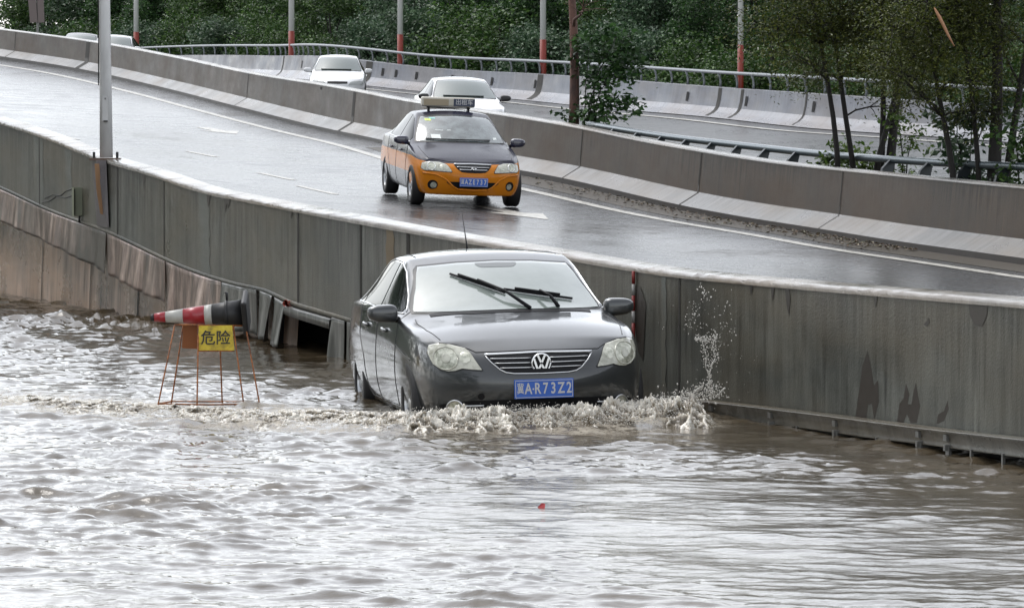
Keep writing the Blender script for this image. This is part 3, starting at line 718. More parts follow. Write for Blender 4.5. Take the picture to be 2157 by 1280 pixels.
# floating red scrap
q = P(1140, 1070, 21.75); mb = MB(); mb.add([(q.x - .022, q.y, .003), (q.x + .02, q.y - .01, 0.0), (q.x + .023, q.y + .012, .024), (q.x + .003, q.y + .01, .028), (q.x, q.y + .03, .006)], [[0, 1, 2, 3], [0, 3, 4], [1, 4, 2], [2, 4, 3], [0, 4, 1]])
tag(mb.build('floating_scrap', pbr('red_plastic', (.35, .015, .02), .35)), 'small dark red plastic scrap floating alone in the foreground water', 'litter')

# ================================================================= LAMP POSTS, BOX, SIGN
M_pole = pbr('painted_pole', (.66, .67, .67), .35, coat=.3)
setin(M_pole, 'Base Color', ramp(M_pole, noise(M_pole, 4, 5, (1, 1, .3)), [(.3, (.42, .42, .42)), (.6, (.60, .605, .605))]))
yp = y_at(222); pz = float(Nz(yp)); p0 = P(224, 340, yp + .08)
lp = thing('lamp_post', 'tall plain white near lamp post bolted on top of the ramp wall at left', 'lamp post', (p0.x, p0.y, pz))
sc = 8100/yp
mb = MB(); mb.tube([(0, 0, .03), (-.005, 0, 1.0), (-.03, 0, 3.5), (-.075, 0, 9)], [14/sc, 12.5/sc, 11/sc, 8.5/sc], 24); mb.build('pole', M_pole, lp, True)
mb = MB(); mb.box((0, 0, .012), (.38, .26, .03)); mb.build('base_plate', pbr('rusty_plate', (.12, .08, .06), .6), lp)
for bx in (-.14, .14):
    mb = MB(); mb.tube([(bx, -.08, 0), (bx, -.08, .10)], .016, 8); mb.build('bolt', M_black, lp)
mb = MB(); mb.box((.0, -.098, .62), (.07, .01, .30)); mb.build('access_door', M_pole, lp)
mb = MB(); mb.box((.005, -.104, .47), (.05, .01, .018)); mb.box((0, -.104, .74), (.012, .01, .02)); mb.build('latch', M_black, lp)
mb = MB(); mb.tube([(-.085, -.05, .9), (-.078, -.05, 1.6), (-.095, -.05, 3.5)], .008, 6); mb.build('cable', M_black, lp)
mb = MB(); mb.tube([(-.075, 0, 9), (.3, -.3, 9.5), (1.4, -.9, 9.7)], .045, 8); mb.build('lamp_arm', M_pole, lp, True)
mb = MB(); mb.box((1.7, -1.05, 9.7), (.7, .25, .12)); mb.build('lamp_head', M_pole, lp)
# pedestal bulging from the wall below it
M_ped = concrete('pale_pedestal', (.10, .095, .105), (.18, .175, .19), .5, .6)
ped = MB(); n = nrm(Nx, yp); x0 = float(Nx(yp)); b = float(Nb(yp)); rot = math.atan2(n[1], n[0])
def pp(o, l, z): return (x0 + n[0]*o - n[1]*l, yp + n[1]*o + n[0]*l, z)
L = .30
ped.add([pp(-.02, -L*.5, pz + .0), pp(-.02, L*1.0, pz), pp(-.02, -L*.9, b + .05), pp(-.02, L*1.2, b + .05), pp(-.12, -L*.3, pz), pp(-.12, L*.7, pz), pp(-.055, -L*.6, b + .25), pp(-.055, L*.8, b + .25), pp(.2, -L*.5, pz), pp(.2, L, pz)],
        [[0, 4, 6, 2], [4, 5, 7, 6], [5, 1, 3, 7], [6, 7, 3, 2], [0, 1, 5, 4], [8, 9, 1, 0]])
ped.build('pedestal', M_ped, wall)
st = MB(); pz0 = P(204, 365, yp - .15); 
st.add([P(199, 345, yp - .16), P(209, 345, yp - .16), P(216, 430, yp - .13), P(217, 452, yp - .12), P(211, 450, yp - .12), P(203, 400, yp - .15)], [[0, 1, 2, 3, 4, 5]]); st.build('peeling_strip', pbr('orange_wood', (.32, .18, .09), .6), wall)
# junction box
M_box = pbr('pale_green_metal', (.19, .205, .14), .5)
yb = y_at(168); jb = thing('junction_box', 'pale green electric junction box with its door ajar on the ramp wall', 'junction box', tuple(P(169, 455, yb - .12)))
s = yb/8100
mb = MB(); mb.box((.0, .06, 30*s), (26*s, .10, 60*s)); mb.build('casing', M_box, jb)
mb = MB(); mb.box((-11*s, .0, 29*s), (7*s, .012, 54*s)); mb.build('dark_interior', M_dark, jb)
mb = MB(); mb.box((5*s, -.015, 30*s), (30*s, .012, 58*s)); mb.build('door', M_box, jb)
mb = MB(); mb.box((-14*s, -.05, 30*s), (.008, .10, 60*s), Matrix.Rotation(R(20), 3, 'Z')); mb.build('side_plate', M_box, jb)
mb = MB(); mb.tube([(-2*s, .03, 2*s), (-3*s, .03, -14*s)], .012, 8); mb.tube([(7*s, .03, 2*s), (9*s, .03, -14*s)], .010, 8); mb.build('conduit', M_black, jb, True)
for pl in ([(153, 398), (140, 402), (128, 412), (112, 410), (94, 418)], [(153, 412), (138, 417), (118, 414), (104, 424), (88, 426)]):
    mb = MB(); mb.tube([P(a, b_, y_at(a) - .03) - Vector(jb.location) for a, b_ in pl], .006, 6); mb.build('cable', M_black, jb, True)

# red and white far lamp posts beyond the far barrier
M_fpole = pbr('far_white_paint', (.80, .81, .78), .5)
M_redpole = pbr('red_band_paint', (.21, .022, .010), .45)
POST = [(287, 68, 165, 5.5, 'far lamp post with red foot, leftmost, beside the near white post'), (614, 66, 141, 6.2, 'far red footed lamp post directly above the left white car'), (843, 73, 128, 6, 'far red footed lamp post between the two white cars'),
        (1144, 84, 120, 6.5, 'far lamp post with red foot half hidden left of the single brown trunk'), (1560, 95, 103, 6, 'far lamp post with red foot, rightmost, in front of the dark trees')]
for px, pyr, d, hw, lab in POST:
    d = yf_at(px) + .9
    p = P(px, pyr, d); s = d/8100; o = thing('far_lamp_post', lab, 'lamp post', (p.x, p.y, p.z - 2.2), group='lamp posts beyond the far barrier')
    mb = MB(); mb.tube([(0, 0, 0), (0, 0, 2.2)], hw*s*1.05, 14); mb.build('red_base', M_redpole, o, True)
    mb = MB(); mb.tube([(0, 0, 2.2), (0, 0, 10)], [hw*s, hw*s*.8], 14); mb.build('pole', M_fpole, o, True)
    mb = MB(); mb.tube([(0, 0, 10), (-.3, -.2, 10.4), (-1.4, -.5, 10.5)], .05, 8); mb.build('lamp_arm', M_pole, o, True)
    mb = MB(); mb.box((-1.7, -.55, 10.5), (.7, .25, .1)); mb.build('lamp_head', M_pole, o)
# weathered twin board sign at top left
p = P(78, 40, 150); sg = thing('board_sign', 'weathered pale twin board sign on a post among the trees at top left', 'sign', tuple(p))
s = 150/8100; mb = MB(); mb.box((-9*s, 0, 22*s), (16*s, .06, 60*s), Matrix.Rotation(R(-5), 3, 'Y')); mb.box((8*s, 0, 22*s), (13*s, .06, 60*s), Matrix.Rotation(R(-2), 3, 'Y')); mb.build('board', pbr('old_board', (.17, .14, .13), .8), sg)
mb = MB(); mb.tube([(2*s, .08, -2.4), (0, .08, 1.0)], .05, 8); mb.build('post', M_steel, sg)

# ================================================================= WARNING STAND AND CONE
M_rust = pbr('rusty_orange_rod', (.34, .12, .03), .55)
setin(M_rust, 'Base Color', ramp(M_rust, noise(M_rust, 30, 4), [(.35, (.09, .03, .012)), (.6, (.34, .11, .02))]))
D0 = 30.3; ws = thing('warning_stand', 'rusty orange rod stand with yellow danger board standing in the water left of the sedan', 'warning stand', (0, 0, 0))
sb = D0/8100
def S(px, py, d=D0): return P(px, py, d)
top = [(370, 683, -.14), (519, 685, -.14), (505, 682, .14), (386, 682, .14)]
# front frame d-.14 .. back frame d+.14 at top, +-.3 at the foot
legs = [((368, 684, -.10), (333, 852, -.26)), ((386, 684, .10), (361, 848, .22)), ((418, 684, -.10), (415, 850, -.26)), ((462, 684, .10), (468, 848, .22)), ((491, 684, -.10), (513, 849, -.26)), ((517, 686, -.10), (547, 852, -.26))]
for (a, b_, e), (c_, d_, f) in legs:
    A_, B_ = S(a, b_, D0 + e), S(c_, d_, D0 + f); mb = MB(); mb.tube([A_, B_, B_ + (B_ - A_)*.30], .006, 8); mb.build('leg', M_rust, ws, True)
mb = MB(); mb.tube([S(333, 850, D0-.26), S(440, 852, D0-.26), S(547, 850, D0-.26)], .0065, 8); mb.build('front_bottom_bar', M_rust, ws, True)
mb = MB(); mb.tube([S(333, 850, D0-.26), S(361, 845, D0+.22), S(535, 846, D0+.22), S(547, 850, D0-.26)], .0065, 8); mb.build('rear_bottom_bar', M_rust, ws, True)
mb = MB(); mb.tube([S(368, 684, D0-.10), S(517, 686, D0-.10), S(508, 683, D0+.10), S(386, 683, D0+.10), S(368, 684, D0-.10)], .006, 8); mb.build('top_frame', M_rust, ws, True)
M_yel = pbr('yellow_board', (.62, .46, .02), .4)
setin(M_yel, 'Base Color', ramp(M_yel, noise(M_yel, 12, 6, rough=.7), [(.32, (.26, .19, .03)), (.50, (.60, .45, .03)), (.7, (.70, .56, .06))])); M_or = pbr('orange_board', (.24, .07, .008), .5)
def board(q, d, mat, name):
    pts = [S(a, b_, d) for a, b_ in q]; V = pts + [p + Vector((0, .006, 0)) for p in pts]
    me = fmesh(V, [[0, 1, 2, 3], [7, 6, 5, 4], [0, 4, 5, 1], [1, 5, 6, 2], [2, 6, 7, 3], [3, 7, 4, 0]]); return link(name, me, mat, ws, False)
board([(419, 686), (489, 685), (494, 738), (416, 738)], D0 - .125, M_yel, 'yellow_board'); board([(386, 685), (420, 685), (420, 735), (383, 733)], D0 + .08, M_or, 'orange_board')
mb = MB(); mb.tube([S(416, 739, D0-.13), S(494, 739, D0-.13)], .005, 6); mb.build('board_edge_bar', M_rust, ws)
def text_obj(name, body, size, mat, parent, loc, rot=(R(90), 0, 0), sx=1., extrude=.001, space=1.0, bold=0.):
    cu = bpy.data.curves.new(name, 'FONT'); cu.body = body; cu.size = size; cu.extrude = extrude; cu.align_x = 'CENTER'; cu.align_y = 'CENTER'; cu.space_character = space; cu.offset = bold
    o = bpy.data.objects.new(name, cu); C.objects.link(o); bpy.context.view_layer.update()
    dg = bpy.context.evaluated_depsgraph_get(); me = bpy.data.meshes.new_from_object(o.evaluated_get(dg)); C.objects.unlink(o); bpy.data.objects.remove(o)
    me.name = name; o = bpy.data.objects.new(name, me); C.objects.link(o); me.materials.clear(); me.materials.append(mat)
    o.parent = parent; o.location = loc; o.rotation_euler = rot; o.scale = (sx, 1, 1); return o
M_ink = pbr('black_paint', (.02, .02, .02), .5)
text_obj('lettering', '危险', .118, M_ink, ws, tuple(S(454, 713, D0 - .131)), bold=.0012)
cn = thing('traffic_cone', 'red and white traffic cone with black base lying on its side on the warning stand', 'traffic cone')
A_ = S(318, 669, D0); B_ = S(525, 658, D0 - .02); ax = (B_ - A_); Lc = ax.length; q = ax.to_track_quat('Z', 'Y').to_matrix().to_4x4(); q.translation = A_
def rc(t): return (8 + (30 - 8)*t)*sb
M_conered = pbr('cone_red', (.30, .010, .018), .35, coat=.3); M_conew = pbr('cone_reflective_white', (.42, .415, .38), .4)
for nm, a, b_, mt_, k in (('tip', 0, .035, M_black, .9), ('red_band', .035, .15, M_conered, 1), ('white_band', .15, .33, M_conew, 1), ('red_band', .33, .55, M_conered, 1), ('white_band', .55, .625, M_conew, 1), ('black_body', .625, .93, M_black, 1.0)):
    mb = MB(); mb.lathe([(rc(a)*k, a*Lc), (rc(b_)*k, b_*Lc)], 28, q); mb.build(nm, mt_, cn, True)
mb = MB(); mb.lathe([(rc(.76), .755*Lc), (rc(.76)+.012, .76*Lc), (rc(.78)+.012, .785*Lc), (rc(.78), .79*Lc)], 28, q); mb.build('collar', M_black, cn, True)
mb = MB(); c0 = q @ Vector((0, 0, .772*Lc)); mb.tube([c0 + Vector((0, 0, .09)), c0 + Vector((.0, 0, .16)), c0 + Vector((-.015, 0, .17))], [.008, .012, .009], 8); mb.build('collar_knob', M_black, cn, True)
mb = MB(); hs_ = .142
rotm = q.to_3x3() @ Matrix.Rotation(R(20), 3, 'Z'); cc = q @ Vector((0, 0, .965*Lc)); mb.box(cc, (hs_*2, hs_*2, .045), rotm)
bo = mb.build('square_base', M_black, cn); bv = bo.modifiers.new('b', 'BEVEL'); bv.width = .02; bv.segments = 3

# ================================================================= VEGETATION
def leaf_mat(name, cols, rough=.45, trans=.25):
    m = pbr(name, cols[0], rough, spec=.28)
    gi = nd(m.node_tree, 'ShaderNodeNewGeometry'); k = len(cols)
    c = ramp(m, gi.outputs['Random Per Island'], [(i/(k-1), cc) for i, cc in enumerate(cols)])
    n = noise(m, 1.1, 3); c = mix(m, 1, c, ramp(m, n, [(.35, g(.5)), (.65, g(1.35))]), 'MULTIPLY')
    setin(m, 'Base Color', c)
    b = m.node_tree.nodes['Principled BSDF']; out = m.node_tree.nodes['Material Output']
    tr = nd(m.node_tree, 'ShaderNodeBsdfTranslucent'); m.node_tree.links.new(c, tr.inputs[0]); ms = nd(m.node_tree, 'ShaderNodeMixShader'); ms.inputs[0].default_value = trans
    m.node_tree.links.new(b.outputs[0], ms.inputs[1]); m.node_tree.links.new(tr.outputs[0], ms.inputs[2]); m.node_tree.links.new(ms.outputs[0], out.inputs[0])
    return m
L_deep = leaf_mat('deep_green_leaves', [(.012, .034, .012), (.030, .075, .020), (.075, .15, .045)])
L_mid = leaf_mat('mid_green_leaves', [(.016, .042, .010), (.038, .086, .017), (.10, .17, .045)])
L_blue = leaf_mat('grey_green_leaves', [(.018, .048, .022), (.05, .095, .045), (.16, .23, .14)])
L_olive = leaf_mat('olive_feathery_leaves', [(.028, .042, .007), (.06, .078, .012), (.11, .12, .024)])
L_bright = leaf_mat('bright_leaves', [(.04, .08, .013), (.08, .14, .025), (.14, .20, .045)])
M_bark = pbr('dark_bark', (.014, .012, .010), .8); M_barkr = pbr('reddish_bark', (.11, .055, .04), .8)
for m_ in (M_bark, M_barkr): bump(m_, noise(m_, 14, 5, (1, 1, .25), rough=.7), .6, .03)
setin(M_barkr, 'Base Color', ramp(M_barkr, noise(M_barkr, 6, 5, (1, 1, .3)), [(.35, (.05, .03, .025)), (.65, (.15, .075, .055))]))
def leaves_mesh(Pn, size, rng, up=.4, asp=.55):
    n = len(Pn); d = rng.normal(size=(n, 3)); d[:, 2] = d[:, 2]*.5 - .25; d /= np.linalg.norm(d, axis=1)[:, None]
    nn = rng.normal(size=(n, 3)); nn[:, 2] = np.abs(nn[:, 2]) + up; nn -= (nn*d).sum(1)[:, None]*d; nn /= np.linalg.norm(nn, axis=1)[:, None]
    s = np.cross(d, nn); sz = (size*rng.uniform(.6, 1.3, n))[:, None]
    V = np.stack([Pn, Pn + d*sz*.5 + s*sz*asp*.5 + nn*sz*.08, Pn + d*sz, Pn + d*sz*.5 - s*sz*asp*.5 + nn*sz*.08], 1).reshape(-1, 3)
    F = np.arange(4*n).reshape(n, 4)
    me = bpy.data.meshes.new('crown'); me.vertices.add(4*n); me.vertices.foreach_set('co', V.ravel()); me.loops.add(4*n); me.loops.foreach_set('vertex_index', F.ravel())
    me.polygons.add(n); me.polygons.foreach_set('loop_start', np.arange(0, 4*n, 4)); me.polygons.foreach_set('loop_total', np.full(n, 4)); me.update(calc_edges=True); return me
def crown_pts(rng, blobs, n, twig=.28, per=14):
    """leaf positions: sprays of leaves gathered at twig ends on the shells of uneven boughs"""
    k = n // per; vol = np.array([b[3]**2 for b in blobs]); idx = rng.choice(len(blobs), k, p=vol/vol.sum()); B = np.array([b[:4] for b in blobs])[idx]
    d = rng.normal(size=(k, 3)); d /= np.linalg.norm(d, axis=1)[:, None]; d[:, 2] *= .8
    c = B[:, :3] + d*(B[:, 3]*rng.uniform(.55, 1.08, k)**.6)[:, None]
    off = rng.normal(size=(k, per, 3))*twig*np.array([1, 1, .55]); return (c[:, None] + off).reshape(-1, 3)
def make_tree(name, seed, h, rad, leafmat, n=9000, leaf=.2, low=.1):
    rng = np.random.default_rng(seed); root = thing(name, 'x', 'tree')
    blobs = []
    for k in range(22):
        zz = rng.uniform(low, 1)*h; rr = rad*(1 - abs(zz/h - .5)*.9)*rng.uniform(.3, .95); a = rng.uniform(0, 6.28)
        blobs.append((math.cos(a)*rr, math.sin(a)*rr, zz, rad*rng.uniform(.28, .5)))
    mb = MB(); mb.tube([(0, 0, -1.5), (.1, 0, h*.3), (-.1, .1, h*.75)], [.16, .13, .05], 8)
    for b in blobs[:9]: mb.tube([(0, 0, b[2]*.45), (b[0]*.5, b[1]*.5, b[2]*.8), b[:3]], [.07, .05, .02], 6)
    mb.build('trunk', M_bark, root, True)
    link('crown', leaves_mesh(crown_pts(rng, blobs, n), leaf, rng), leafmat, root, False)
    return root
protos = [make_tree('broadleaf_tree', 31, 9.5, 3.4, L_deep, 15000, .22), make_tree('broadleaf_tree', 32, 9.0, 3.2, L_mid, 15000, .20), make_tree('broadleaf_tree', 33, 10, 3.6, L_blue, 15000, .24), make_tree('dense_shrub', 34, 3.4, 2.4, L_mid, 11000, .17, .0), make_tree('dense_shrub', 35, 3.2, 2.3, L_blue, 11000, .17, .0)]
rt = random.Random(3); used = set()
NAMEC = ['deep green', 'mid green', 'grey green', 'mid green', 'grey green']
def put(kind, px, d, z, sc, label, rot=None):
    src = protos[kind]
    o = src if kind not in used else copy_tree(src); used.add(kind)
    o.location = (px, d, z); o.scale = (sc, sc, sc*rt.uniform(.9, 1.1)); o.rotation_euler = (0, 0, rt.uniform(0, 6.28) if rot is None else rot)
    o['label'] = label; o['group'] = 'trees beyond the far barrier' if kind < 3 else 'shrubs beyond the far barrier'
    o['category'] = 'tree' if kind < 3 else 'shrub'
    return o
def where(px):
    if px < 210: return 'far left of the wood'
    if px < 470: return 'right of the near white post'
    if px < 730: return 'above the left white car'
    if px < 1000: return 'above the right white car'
    if px < 1250: return 'behind the single brown trunk'
    if px < 1620: return 'near the rightmost far post'
    return 'behind the thin trees at right'
SZ = ['front row', 'second row', 'back row']
cntl = {}
def bank_z(p_x, y): return float(Ft(np.clip(y, 62, 216))) - 1.1
for row, (off, step, kinds, scr) in enumerate([(2.9, 95, (3, 4, 3, 4), (.6, .95)), (4.6, 125, (0, 1, 2, 1), (.45, .60)), (7.5, 115, (0, 2, 0, 1), (.6, .75)), (12.5, 150, (0, 0, 2), (.8, .95))]):
    px = -190 + row*37
    k = 0
    while px < 2330:
        if row == 0 and px > 2000: break
        # barrier position for this column
        yb_ = yf_at(min(2150, max(-140, px)))
        n_ = nrm(Fx, yb_); offr = off + rt.uniform(-.4, .4); PX = float(Fx(yb_)) + n_[0]*offr; d = yb_ + n_[1]*offr
        kd = kinds[(k + rt.randrange(2)) % len(kinds)]; sc = rt.uniform(*scr)
        if row == 0: sc *= (.85 if px > 1300 else 1.0)
        wv = where(px); key = (kd, wv, row); cntl[key] = cntl.get(key, 0) + 1
        ordn = {1: '', 2: 'another '}.get(cntl[key], 'one more ')
        cr = ['narrow', 'bushy', 'broad', 'ragged', 'round', 'leaning', 'spreading'][cntl[key] % 7]
        lab = f"{cr} {NAMEC[kd]} {'shrub' if kd > 2 else 'tree'}, {['hedge', 'front', 'middle', 'rear'][row]} row, {wv}"
        if row > 0: sc = (2.07 + .055*d - bank_z(0, yb_) + (1.6 if px < 520 else 1.2) + (.5 if row > 1 else 0))/9.2*rt.uniform(*[(0, 0), (.55, .75), (.8, .95), (.98, 1.12)][row])
        put(kd, PX, d, bank_z(0, yb_) - (.2 if row == 0 else .6) + (0 if row < 2 else .6), sc, lab)
        px += step*(.5 if px < 330 else .75 if px < 520 else 1)*rt.uniform(.7, 1.25); k += 1

# thin roadside trees between the median and its railing
def branchy(name, seed, base, trunks, label, bark, leafmat, n_leaf, leaf, spread, hmin, hmax, lean=.25, sub=4, tex=.16, width=.05):
    """trunks: list of (dx, lean_x, radius, height)"""
    rng = np.random.default_rng(seed); root = thing(name, label, 'tree', base); ends = []
    for dx, lx, r0, h in trunks:
        pts = []; x = dx; y = rng.uniform(-.1, .1)
        for k in range(9):
            t = k/8; pts.append((dx + lx*t**1.3 + .05*math.sin(5*t + dx*9), y + .1*math.sin(3*t + dx), h*t))
        mb = MB(); mb.tube(pts, [r0*(1 - .72*k/8) for k in range(9)], 8); mb.build('trunk', bark, root, True)
        bm_ = MB()
        for b in range(sub):
            t = rng.uniform(.35, .98); i = min(7, int(t*8)); p0 = Vector(pts[i]); a = rng.uniform(0, 6.28); ln = rng.uniform(.5, 1.15)*spread
            dirv = Vector((math.cos(a)*1.0, math.sin(a)*.7, rng.uniform(.15, .9))).normalized(); q = [p0]
            for s in range(1, 6): q.append(p0 + dirv*ln*s/5 + Vector((rng.normal(0, .04), rng.normal(0, .04), .10*math.sin(s)*ln*.5)))
            bm_.tube(q, [r0*.36*(1 - .8*s/5) for s in range(6)], 6)
            for s in (2, 3, 4, 5):
                for _ in range(2):
                    d2 = (dirv + Vector(rng.normal(0, .75, 3))).normalized(); e = q[s] + d2*ln*rng.uniform(.25, .5); bm_.tube([q[s], (q[s]+e)/2 + Vector((0, 0, .03)), e], [.009, .006, .003], 5); ends.append((q[s], e))
        bm_.build('branch', bark, root, True)
    P_ = []
    per = max(1, n_leaf // max(1, len(ends)))
    for a, b in ends:
        if b.z < hmin or b.z > hmax + 2: continue
        ts = rng.uniform(.1, 1.15, per); A_ = np.array(a); B_ = np.array(b)
        P_.append(A_ + (B_-A_)*ts[:, None] + rng.normal(0, 1, (per, 3))*np.array([tex, tex, tex*.55]))
    P_ = np.concatenate(P_); link('crown', leaves_mesh(P_, leaf, rng, .9, .38), leafmat, root, False); return root
def base_at(px, dd=1.1):
    ys_ = np.linspace(44, 75, 400); pp_ = [1078.5 + 8100*(float(Mx(v)) + nrm(Mx, v)[0]*dd)/(v + nrm(Mx, v)[1]*dd) for v in ys_]
    y = float(np.interp(-px, [-v for v in pp_], ys_)); n = nrm(Mx, y); p = Vector((float(Mx(y)) + n[0]*dd, y + n[1]*dd, float(Mt(y)) - .32)); return p
b1 = base_at(1208, 1.0); branchy('roadside_tree', 51, b1, [(0, -.16, .10, 5.2)], 'single reddish brown trunk rising behind the median, right of the taxi', M_barkr, L_deep, 2600, .11, 1.3, 2.6, 5, sub=7, tex=.14)
rngs = np.random.default_rng(9)
def sprig(name, base, blobs, mat, n, leaf, label, cat='shrub', twig=.1):
    root = thing(name, label, cat, base); mb = MB()
    for b in blobs: mb.tube([(0, 0, -.2), (b[0]*.4, b[1]*.4, b[2]*.6), b[:3]], [.014, .01, .004], 5)
    mb.build('stem', M_bark, root, True); link('crown', leaves_mesh(crown_pts(rngs, blobs, n, twig, 10), leaf, rngs), mat, root, False); return root
sprig('leafy_sapling', b1 + Vector((.18, -.12, 0)), [(.2, 0, .5, .32), (.55, 0, .85, .35), (.35, .1, 1.2, .38), (.75, 0, 1.35, .35), (.1, 0, 1.6, .3), (.6, 0, 1.8, .25), (.5, 0, .45, .28), (-.25, 0, .3, .16), (.85, .1, .55, .2)], L_deep, 1700, .13, 'dark leafy sapling growing against the right side of the brown trunk')
b2 = base_at(1850, 1.1); branchy('roadside_tree', 52, b2, [(-.62, -.55, .045, 4.2), (-.30, -.75, .045, 4.2), (.02, .05, .05, 4.4), (.10, .65, .075, 4.4), (-.06, 1.15, .05, 4.2)], 'clump of thin dark trunks behind the median, left of the rightmost thicket', M_bark, L_olive, 60000, .055, 1.0, 1.35, 5, sub=11, tex=.24)
sprig('leafy_shrub', base_at(1755, .9), [(-.1, 0, .25, .25), (.3, 0, .35, .28), (.5, 0, .2, .2), (.1, 0, .5, .2)], L_bright, 900, .09, 'small bright green shrub at the foot of the thin trunk clump')
sprig('leafy_shrub', base_at(1905, 1.2), [(0, 0, .35, .22), (.1, 0, .75, .22), (-.1, 0, 1.0, .18)], L_bright, 350, .08, 'sparse light green shrub just right of the thin trunk clump')
b3 = base_at(2088, 1.1); branchy('roadside_tree', 53, b3, [(.0, .10, .10, 4.6), (-.12, -.75, .04, 4.2), (.12, .95, .06, 4.2), (-.55, -.35, .05, 3.0)], 'rightmost dark branching tree behind the median at the edge of the photo', M_bark, L_olive, 52000, .055, 1.1, .9, 5, sub=11, tex=.24)
sprig('leafy_shrub', base_at(2040, 1.0), [(0, 0, .3, .25), (-.2, 0, .7, .25), (.05, 0, 1.1, .25), (.3, 0, 1.3, .2), (-.3, 0, 1.15, .2)], L_blue, 900, .12, 'narrow leaved grey green shrub left of the rightmost dark tree')
sprig('leafy_shrub', base_at(2150, 1.0), [(0, 0, .3, .3), (.2, 0, .7, .3), (-.1, 0, 1.0, .3), (.3, 0, 1.2, .25)], L_mid, 1100, .10, 'green shrub at the right edge of the photo beside the dark tree')
rb = rt
p = P(1985, 55, 50.5); mb = MB(); q = [P(a, b, 50.5) for a, b in ((1968, 17), (1978, 35), (1988, 55), (1998, 76), (2010, 98))]
rws = [[(a.x - w_, a.y, a.z), (a.x, a.y - .01, a.z + .004), (a.x + w_, a.y + .005, a.z)] for a, w_ in zip(q, (.006, .022, .02, .014, .004))]
M_strip = pbr('dry_frond', (.36, .18, .09), .5); me = grid_mesh(rws, 'dry_frond'); o = link('dry_frond', me, M_strip); sm = o.modifiers.new('s', 'SOLIDIFY'); sm.thickness = .006
tag(o, 'narrow dry orange frond hanging in the branches at top right', 'frond')

# ================================================================= CARS
def evaluated(o):
    bpy.context.view_layer.update(); dg = bpy.context.evaluated_depsgraph_get(); return bpy.data.meshes.new_from_object(o.evaluated_get(dg))
JN = 8
def car_cage(c):
    """closed control cage of the painted shell. c: stations (y,w,zbelt,xr,zr,zt,bow), nose (y per level), tail"""
    ST = c['st']; N = len(ST) - 1; us = [-1, -.9, -.62, -.3, 0, .3, .62, .9, 1]; zb = c.get('zb', .17)
    def side(i, k, s):
        y, w_, zl, xr, zr, zt, bw = ST[i]
        tab = [(w_*.90, zb), (w_*.975, .31), (w_, .50), (w_*.99, .5 + (zl-.5)*.55), (w_*c.get('beltw', .945), zl), (xr, zr)]
        x, z = tab[k]; return x*s, z
    def pos(i, j, k):
        y, w_, zl, xr, zr, zt, bw = ST[i]; u = us[j]
        if j in (0, 8):
            x, z = side(i, k, 1); yy = y
            return (x*u, yy, z)
        x, z = side(i, k, 1)
        if k == 5: return (xr*u, y - bw*(1 - abs(u)**2.2), zr + (zt-zr)*(1 - abs(u)**2.4))
        if k == 0 and 0 < i < N: return (x*u, y, z)
        e = 2.6
        if i == 0: yy = c['nose'][k] + (y - c['nose'][k])*abs(u)**e
        else: yy = c['tail'][k] + (y - c['tail'][k])*abs(u)**e
        return (x*u, yy, z)
    idx = {}; V = []
    def vid(i, j, k):
        if (i, j, k) not in idx: idx[(i, j, k)] = len(V); V.append(pos(i, j, k))
        return idx[(i, j, k)]
    F = []
    for i in range(N):
        for j in range(8):
            F.append([vid(i, j, 5), vid(i, j+1, 5), vid(i+1, j+1, 5), vid(i+1, j, 5)]); F.append([vid(i, j, 0), vid(i+1, j, 0), vid(i+1, j+1, 0), vid(i, j+1, 0)])
        for k in range(5):
            for j in (0, 8): F.append([vid(i, j, k), vid(i, j, k+1), vid(i+1, j, k+1), vid(i+1, j, k)])
    for j in range(8):
        for k in range(5):
            for i in (0, N): F.append([vid(i, j, k), vid(i, j+1, k), vid(i, j+1, k+1), vid(i, j, k+1)])
    me = fmesh(V, F, 'shell'); bm = bmesh.new(); bm.from_mesh(me); bmesh.ops.recalc_face_normals(bm, faces=bm.faces)
    cl = bm.edges.layers.float.new('crease_edge'); bm.verts.ensure_lookup_table()
    inv = {v: k for k, v in idx.items()}
    for e in bm.edges:
        a, b = inv[e.verts[0].index], inv[e.verts[1].index]
        if a[2] == b[2] == 5 and a[1] == b[1] and a[1] in (0, 8): e[cl] = .35
        if a[2] == b[2] == 4 and a[1] == b[1] and a[1] in (0, 8) and min(a[0], b[0]) >= c['cowl']: e[cl] = .6
        if a[2] == b[2] == 4 and a[1] == b[1] and a[1] in (0, 8) and min(a[0], b[0]) < c['cowl']: e[cl] = .35
        if a[0] == b[0] == 0 and a[2] == b[2] == 5: e[cl] = .5
        if a[0] == b[0] == c['cowl'] and a[2] == b[2] == 5: e[cl] = .7
        if a[0] == b[0] == c['rooff'] and a[2] == b[2] == 5: e[cl] = .45
        if a[2] == b[2] == 0 and (a[0] == b[0] == 0): e[cl] = .5
    bm.to_mesh(me); bm.free(); return me
def poly_y(pl, x): return float(np.interp(x, [p[0] for p in pl], [p[1] for p in pl]))
